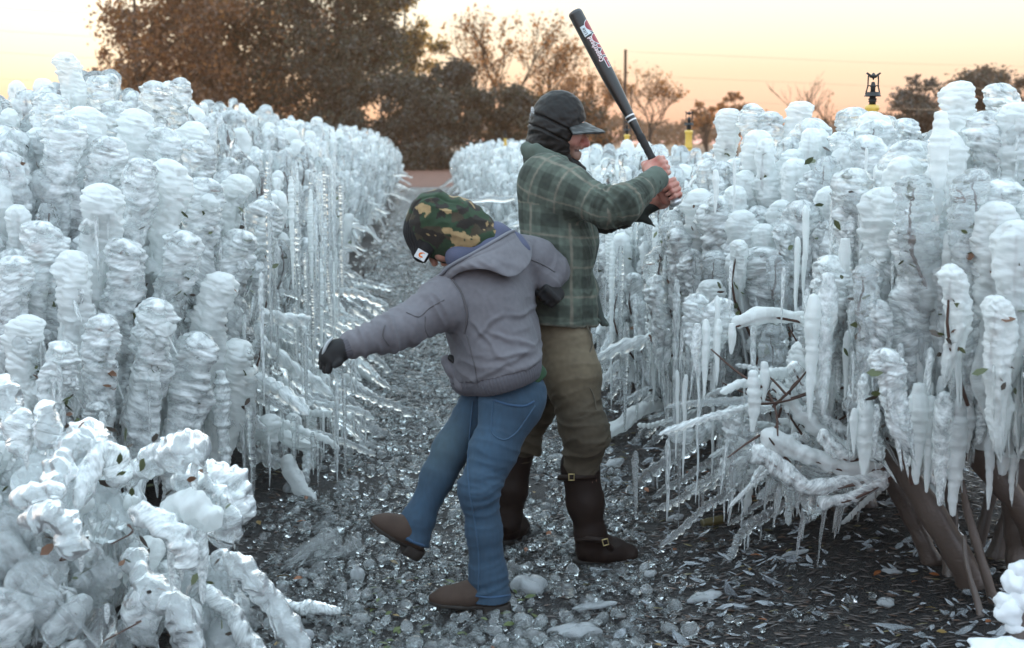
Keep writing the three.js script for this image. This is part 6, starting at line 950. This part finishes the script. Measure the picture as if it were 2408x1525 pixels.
  const jeF = folds([{ ...cone(P(1205, 950, 4.55), P(1128, 1140, 4.47), 0.1, 0.08), amp: (t) => 0.003 + 0.006 * smooth(0.7, 1.05, t), w: 0.045, l: 0.2, o: 83, slant: 0.5 }, { ...cone(P(1124, 1140, 4.47), P(1150, 1388, 4.52), 0.08, 0.07), amp: (t) => 0.0025 + 0.009 * smooth(0.35, 0.02, t) + 0.007 * smooth(0.8, 1, t), w: 0.034, l: 0.3, o: 87, slant: 0.25 }, { ...cone(P(1110, 960, 4.66), P(1040, 1090, 4.61), 0.09, 0.075), amp: () => 0.004, w: 0.05, l: 0.15, o: 91, slant: 0.5 }, { ...cone(P(1040, 1090, 4.61), P(970, 1250, 4.58), 0.07, 0.066), amp: () => 0.004, w: 0.05, l: 0.14, o: 95, slant: 0.6 }]);
  const shinN = P(1153, 1410, 4.52).sub(P(1140, 1260, 4.49)).normalize(), kickN = P(955, 1280, 4.58).sub(P(1022, 1130, 4.6)).normalize();
  const jeanC = (p) => { const n = 1 + 0.22 * fbm(p.x * 10, p.y * 10, p.z * 10) + 0.16 * noise(p.x * 90, p.y * 24, p.z * 90), q = p.clone().sub(hipS), fade = smooth(0.1, 0.0, Math.abs(p.clone().sub(P(1135, 1060, 4.42)).dot(rgt))) * smooth(-0.5, 0.0, q.y), kn = Math.exp(-p.distanceToSquared(P(1035, 1040, 4.55)) / 0.012); return [0.024, 0.053, 0.088].map((x, i) => x * n * (1 + 0.22 * fade) + kn * [0.022, 0.024, 0.01][i]); };
  const jo = { displace: (p) => jeF(p), color: jeanC };
  const jeans = part('jeans', mergeGeometries([sdfMesh(jStand, 0.0054, { ...jo, cuts: [{ p: P(1152, 1409, 4.52), n: shinN.clone().lerp(up.clone().negate(), 0.7).normalize() }] }), sdfMesh(jKick, 0.0054, { ...jo, cuts: [{ p: P(963, 1270, 4.58), n: kickN.clone() }] })]), paintM(0.88, { sheen: 0.2, sheenColor: lin(0.35, 0.4, 0.5) }), kid);
  const denim = cloth(lin(0.034, 0.075, 0.14)), thread = cloth(lin(0.036, 0.075, 0.125));
  surf(jl, [[1160, 945, 4.5], [1156, 990, 4.5], [1158, 1020, 4.5], [1185, 1035, 4.5], [1212, 1020, 4.5], [1235, 990, 4.5], [1258, 955, 4.5]], 0.0032, 'back_pocket_seam', jeans, thread, jeF);
  surf(jl, [[1162, 942, 4.5], [1195, 952, 4.5], [1235, 955, 4.5], [1256, 945, 4.5]], 0.0045, 'back_pocket_edge', jeans, denim, jeF);
  surf(jl, [[1112, 945, 4.5], [1105, 1020, 4.5], [1100, 1100, 4.5], [1104, 1160, 4.5], [1118, 1240, 4.5], [1126, 1320, 4.5], [1124, 1390, 4.5]], 0.0028, 'side_seam', jeans, thread, jeF);
  surf(jl, [[1104, 1401, 4.4], [1125, 1403, 4.4], [1160, 1405, 4.4], [1200, 1401, 4.4]], 0.004, 'trouser_hem', jeans, denim, jeF);
  surf(jl, [[930, 1240, 4.5], [948, 1258, 4.5], [972, 1275, 4.5], [998, 1284, 4.5]], 0.004, 'trouser_hem', jeans, denim, jeF);
  // --- boots
  const suede = new THREE.MeshPhysicalMaterial({ color: 0xffffff, vertexColors: true, roughness: 0.8, specularIntensity: 0.5 }), heelM = new THREE.MeshStandardMaterial({ color: lin(0.022, 0.017, 0.014), roughness: 0.7 });
  const suedeC = (p) => { const n = 1 + 0.4 * fbm(p.x * 14, p.y * 14, p.z * 14); return [0.060 * n, 0.040 * n, 0.031 * n]; };
  const boot = (ank, heel, toe, U3) => { // U3: away from the sole
    const L = heel.distanceTo(toe), a = toe.clone().sub(heel).normalize(), B = (t, h, s = 0) => heel.clone().addScaledVector(a, t * L).addScaledVector(U3, h).addScaledVector(V(0, 0, 0).crossVectors(a, U3), s);
    const sole0 = { p: B(0, 0.016), n: U3.clone().negate() };
    const b = part('boot', sdfMesh([cone(ank, B(0.17, 0.058), 0.040, 0.041, 0.03), cone(B(0.12, 0.05), B(0.45, 0.05), 0.042, 0.041, 0.03), cone(B(0.28, 0.066), B(0.62, 0.043), 0.036, 0.034, 0.03), cone(B(0.5, 0.04), B(0.8, 0.034), 0.043, 0.036, 0.03), cone(B(0.8, 0.034), B(0.96, 0.03), 0.034, 0.019, 0.02)], 0.0048, { cuts: [sole0], displace: (p) => 0.003 * noise(p.x * 16, p.y * 16, p.z * 16), color: suedeC }), suede, kid);
    part('boot_sole', sdfMesh([cone(B(0.3, 0.016), B(0.6, 0.012), 0.036, 0.044, 0.012), cone(B(0.6, 0.012), B(0.8, 0.014), 0.044, 0.036, 0.012), cone(B(0.8, 0.014), B(0.98, 0.022), 0.036, 0.018, 0.012)], 0.0045, { cuts: [{ p: B(0, 0.02), n: U3 }, { p: B(0, 0.006), n: U3.clone().negate() }] }), heelM, b);
    part('boot_heel', sdfMesh([cone(B(0.06, 0.0), B(0.2, 0.0), 0.044, 0.042, 0.012)], 0.0045, { cuts: [{ p: B(0, 0.022), n: U3 }, { p: B(0, -0.022), n: U3.clone().negate() }, { p: B(0.27, 0), n: a }] }), heelM, b);
  };
  boot(P(1150, 1392, 4.52), G(1184, 1432, 0.02), G(1014, 1426, 0.02), up.clone());
  { const h = P(978, 1297, 4.6), t = P(868, 1236, 4.52), a = t.clone().sub(h).normalize(), u3 = up.clone().addScaledVector(rgt, -0.1).addScaledVector(fro, 0.25); u3.addScaledVector(a, -u3.dot(a)).normalize(); boot(P(958, 1256, 4.585), h, t, u3); }
  // --- gloves: left hand hanging open, right hand closed
  const gloveM = new THREE.MeshStandardMaterial({ color: lin(0.008, 0.008, 0.009), roughness: 0.8 });
  const gl = [cone(P(812, 818, 4.358), P(790, 828, 4.355), 0.032, 0.034, 0.02), cone(P(790, 828, 4.355), P(772, 838, 4.35), 0.038, 0.034, 0.03)];
  [[0.0, 772, 852, 764, 876], [0.02, 766, 848, 757, 868], [-0.018, 778, 855, 772, 877], [0.036, 762, 842, 755, 858]].forEach(([dz, ax, ay, bx, by]) => { const K = P(768 + dz * 60, 834, 4.35 + dz), A = P(ax, ay - 6, 4.345 + dz * 1.05), B = P(bx, by - 4, 4.352 + dz * 1.05); gl.push(cone(K, A, 0.0145, 0.0135, 0.012), cone(A, B, 0.0132, 0.0115, 0.004)); });
  gl.push(cone(P(790, 836, 4.34), P(798, 852, 4.32), 0.016, 0.0125, 0.014), cone(P(798, 852, 4.32), P(788, 860, 4.315), 0.0125, 0.0105, 0.004));
  const g1 = part('glove', sdfMesh(gl, 0.0035), gloveM, kid);
  part('glove_band', tube([P(782, 797, 4.335), P(770, 810, 4.322), P(762, 826, 4.318), P(758, 838, 4.322)].map((p) => p.add(V(0, 0.004, 0))), [0.004, 0.006, 0.006, 0.003], 8, 16), new THREE.MeshStandardMaterial({ color: lin(0.35, 0.37, 0.38), roughness: 0.6 }), g1);
  const fr = fist(P(1290, 696, 4.71), up.clone().multiplyScalar(0.5).addScaledVector(rgt, -0.5).normalize(), rgt.clone().multiplyScalar(0.7).addScaledVector(up, 0.7).addScaledVector(fro, 0.35).normalize(), wrR, 0.010);
  part('glove', sdfMesh([...fr.map((c) => ({ ...c, grow: 0.001 })), cone(P(1290, 672, 4.73), wrR, 0.036, 0.034, 0.02)], 0.0038), gloveM, kid);
  // --- camouflage hood over a black knit cap
  const camo = (p) => { const a = fbm(p.x * 13 + 3, p.y * 17, p.z * 13, 3), b = noise(p.x * 17, p.y * 26 + 7, p.z * 17) + 0.45 * noise(p.x * 48, p.y * 48, p.z * 48), c = noise(p.x * 13 + 9, p.y * 18, p.z * 13 + 4) + 0.3 * noise(p.x * 40, p.y * 40, p.z * 40), g = 1 + 0.2 * noise(p.x * 80, p.y * 80, p.z * 80); const C = b > 0.36 ? [0.30, 0.205, 0.10] : c > 0.12 ? [0.018, 0.014, 0.011] : a > 0.16 ? [0.045, 0.034, 0.02] : [0.020, 0.042, 0.020]; return C.map((x) => x * g); };
  const rimCut = ell(H(0.158, -0.055, 0), hf, hu, [0.07, 0.065, 0.1], 0.008, { minus: true }), rimN = hf.clone().multiplyScalar(0.88).addScaledVector(hu, 0.47).normalize();
  const ridge = (p) => { const q = p.clone().sub(hc), s = q.dot(hs), u = q.dot(hu), f = q.dot(hf); return -0.004 * Math.exp(-((Math.abs(s) - 0.048 - 0.1 * (0.1 - u) * 0.2) ** 2) / 0.00002) * smooth(-0.02, 0.05, u) + 0.003 * noise(p.x * 18, p.y * 18, p.z * 18) + (0.002 + 0.006 * smooth(0.06, -0.06, f + 0.3 * u)) * (1 - 2 * Math.abs(noise(p.x * 9 + p.y * 9, p.y * 20 - p.x * 6, p.z * 9 + 2))); };
  part('camouflage_hood', sdfMesh([ell(H(-0.006, 0.016, 0), hf, hu, [0.108, 0.116, 0.092], 0.03), cone(H(-0.045, 0.04, 0), H(-0.05, -0.04, 0), 0.076, 0.078, 0.05), cone(H(-0.01, -0.03, 0.02), H(-0.03, -0.12, 0.01), 0.082, 0.082, 0.05), cone(H(-0.05, -0.06, 0), neck.clone().add(V(0.03, 0.015, 0)), 0.086, 0.078, 0.06), cone(H(0.03, -0.06, 0.025), H(0.02, -0.12, 0.02), 0.058, 0.05, 0.04), rimCut], 0.0042, { cuts: [{ p: H(0.03, 0.122, 0), n: rimN }], displace: ridge, color: camo }), paintM(0.92, { sheen: 0.2, sheenColor: lin(0.3, 0.35, 0.3) }), kid);
  const kc = part('knit_cap', sdfMesh([ell(H(0.006, 0.022, 0), hf, hu, [0.112, 0.108, 0.086], 0.02), cone(H(0.098, 0.01, 0.03), H(0.098, 0.01, -0.03), 0.026, 0.026, 0.03), cone(H(0.07, 0.002, 0.062), H(0.092, 0.008, 0.04), 0.024, 0.024, 0.03), cone(H(0.07, 0.002, -0.062), H(0.092, 0.008, -0.04), 0.024, 0.024, 0.03)], 0.0045, { cuts: [{ p: H(0, -0.02, 0), n: hu.clone().negate() }, { p: H(0.0, 0.05, 0), n: rimN.clone().negate() }], displace: (p) => 0.0012 * Math.sin(p.clone().sub(hc).dot(hs) * 700) }), cloth(lin(0.007, 0.007, 0.008)), kid);
  { // woven label: white with an orange curl
    const cv = document.createElement('canvas'); cv.width = 128; cv.height = 112; const g = cv.getContext('2d'); g.fillStyle = '#d4d6d6'; g.fillRect(0, 0, 128, 112); g.strokeStyle = '#d8722a'; g.lineWidth = 20; g.beginPath(); g.arc(68, 54, 23, 0.5, 4.9, false); g.stroke(); g.lineWidth = 11; g.beginPath(); g.arc(80, 40, 20, 3.4, 5.3, false); g.stroke(); g.fillStyle = '#555'; g.fillRect(44, 97, 44, 4);
    const tx = new THREE.CanvasTexture(cv); tx.colorSpace = THREE.SRGBColorSpace;
    const c = P(990, 600, 4.492), toC = camera.position.clone().sub(kid.position).sub(c).normalize(), x = rgt.clone().multiplyScalar(0.87).addScaledVector(up, -0.5).normalize(), n = toC.clone().addScaledVector(rgt, -0.35).addScaledVector(x, -0).normalize(); n.addScaledVector(x, -n.dot(x)).normalize(); const y = V(0, 0, 0).crossVectors(n, x);
    const box = new THREE.BoxGeometry(0.040, 0.033, 0.003); box.applyMatrix4(new THREE.Matrix4().makeBasis(x, y, n).setPosition(c));
    part('cap_label', box, new THREE.MeshStandardMaterial({ map: tx, roughness: 0.85 }), kc);
  }
}
renderer.render(scene, camera);
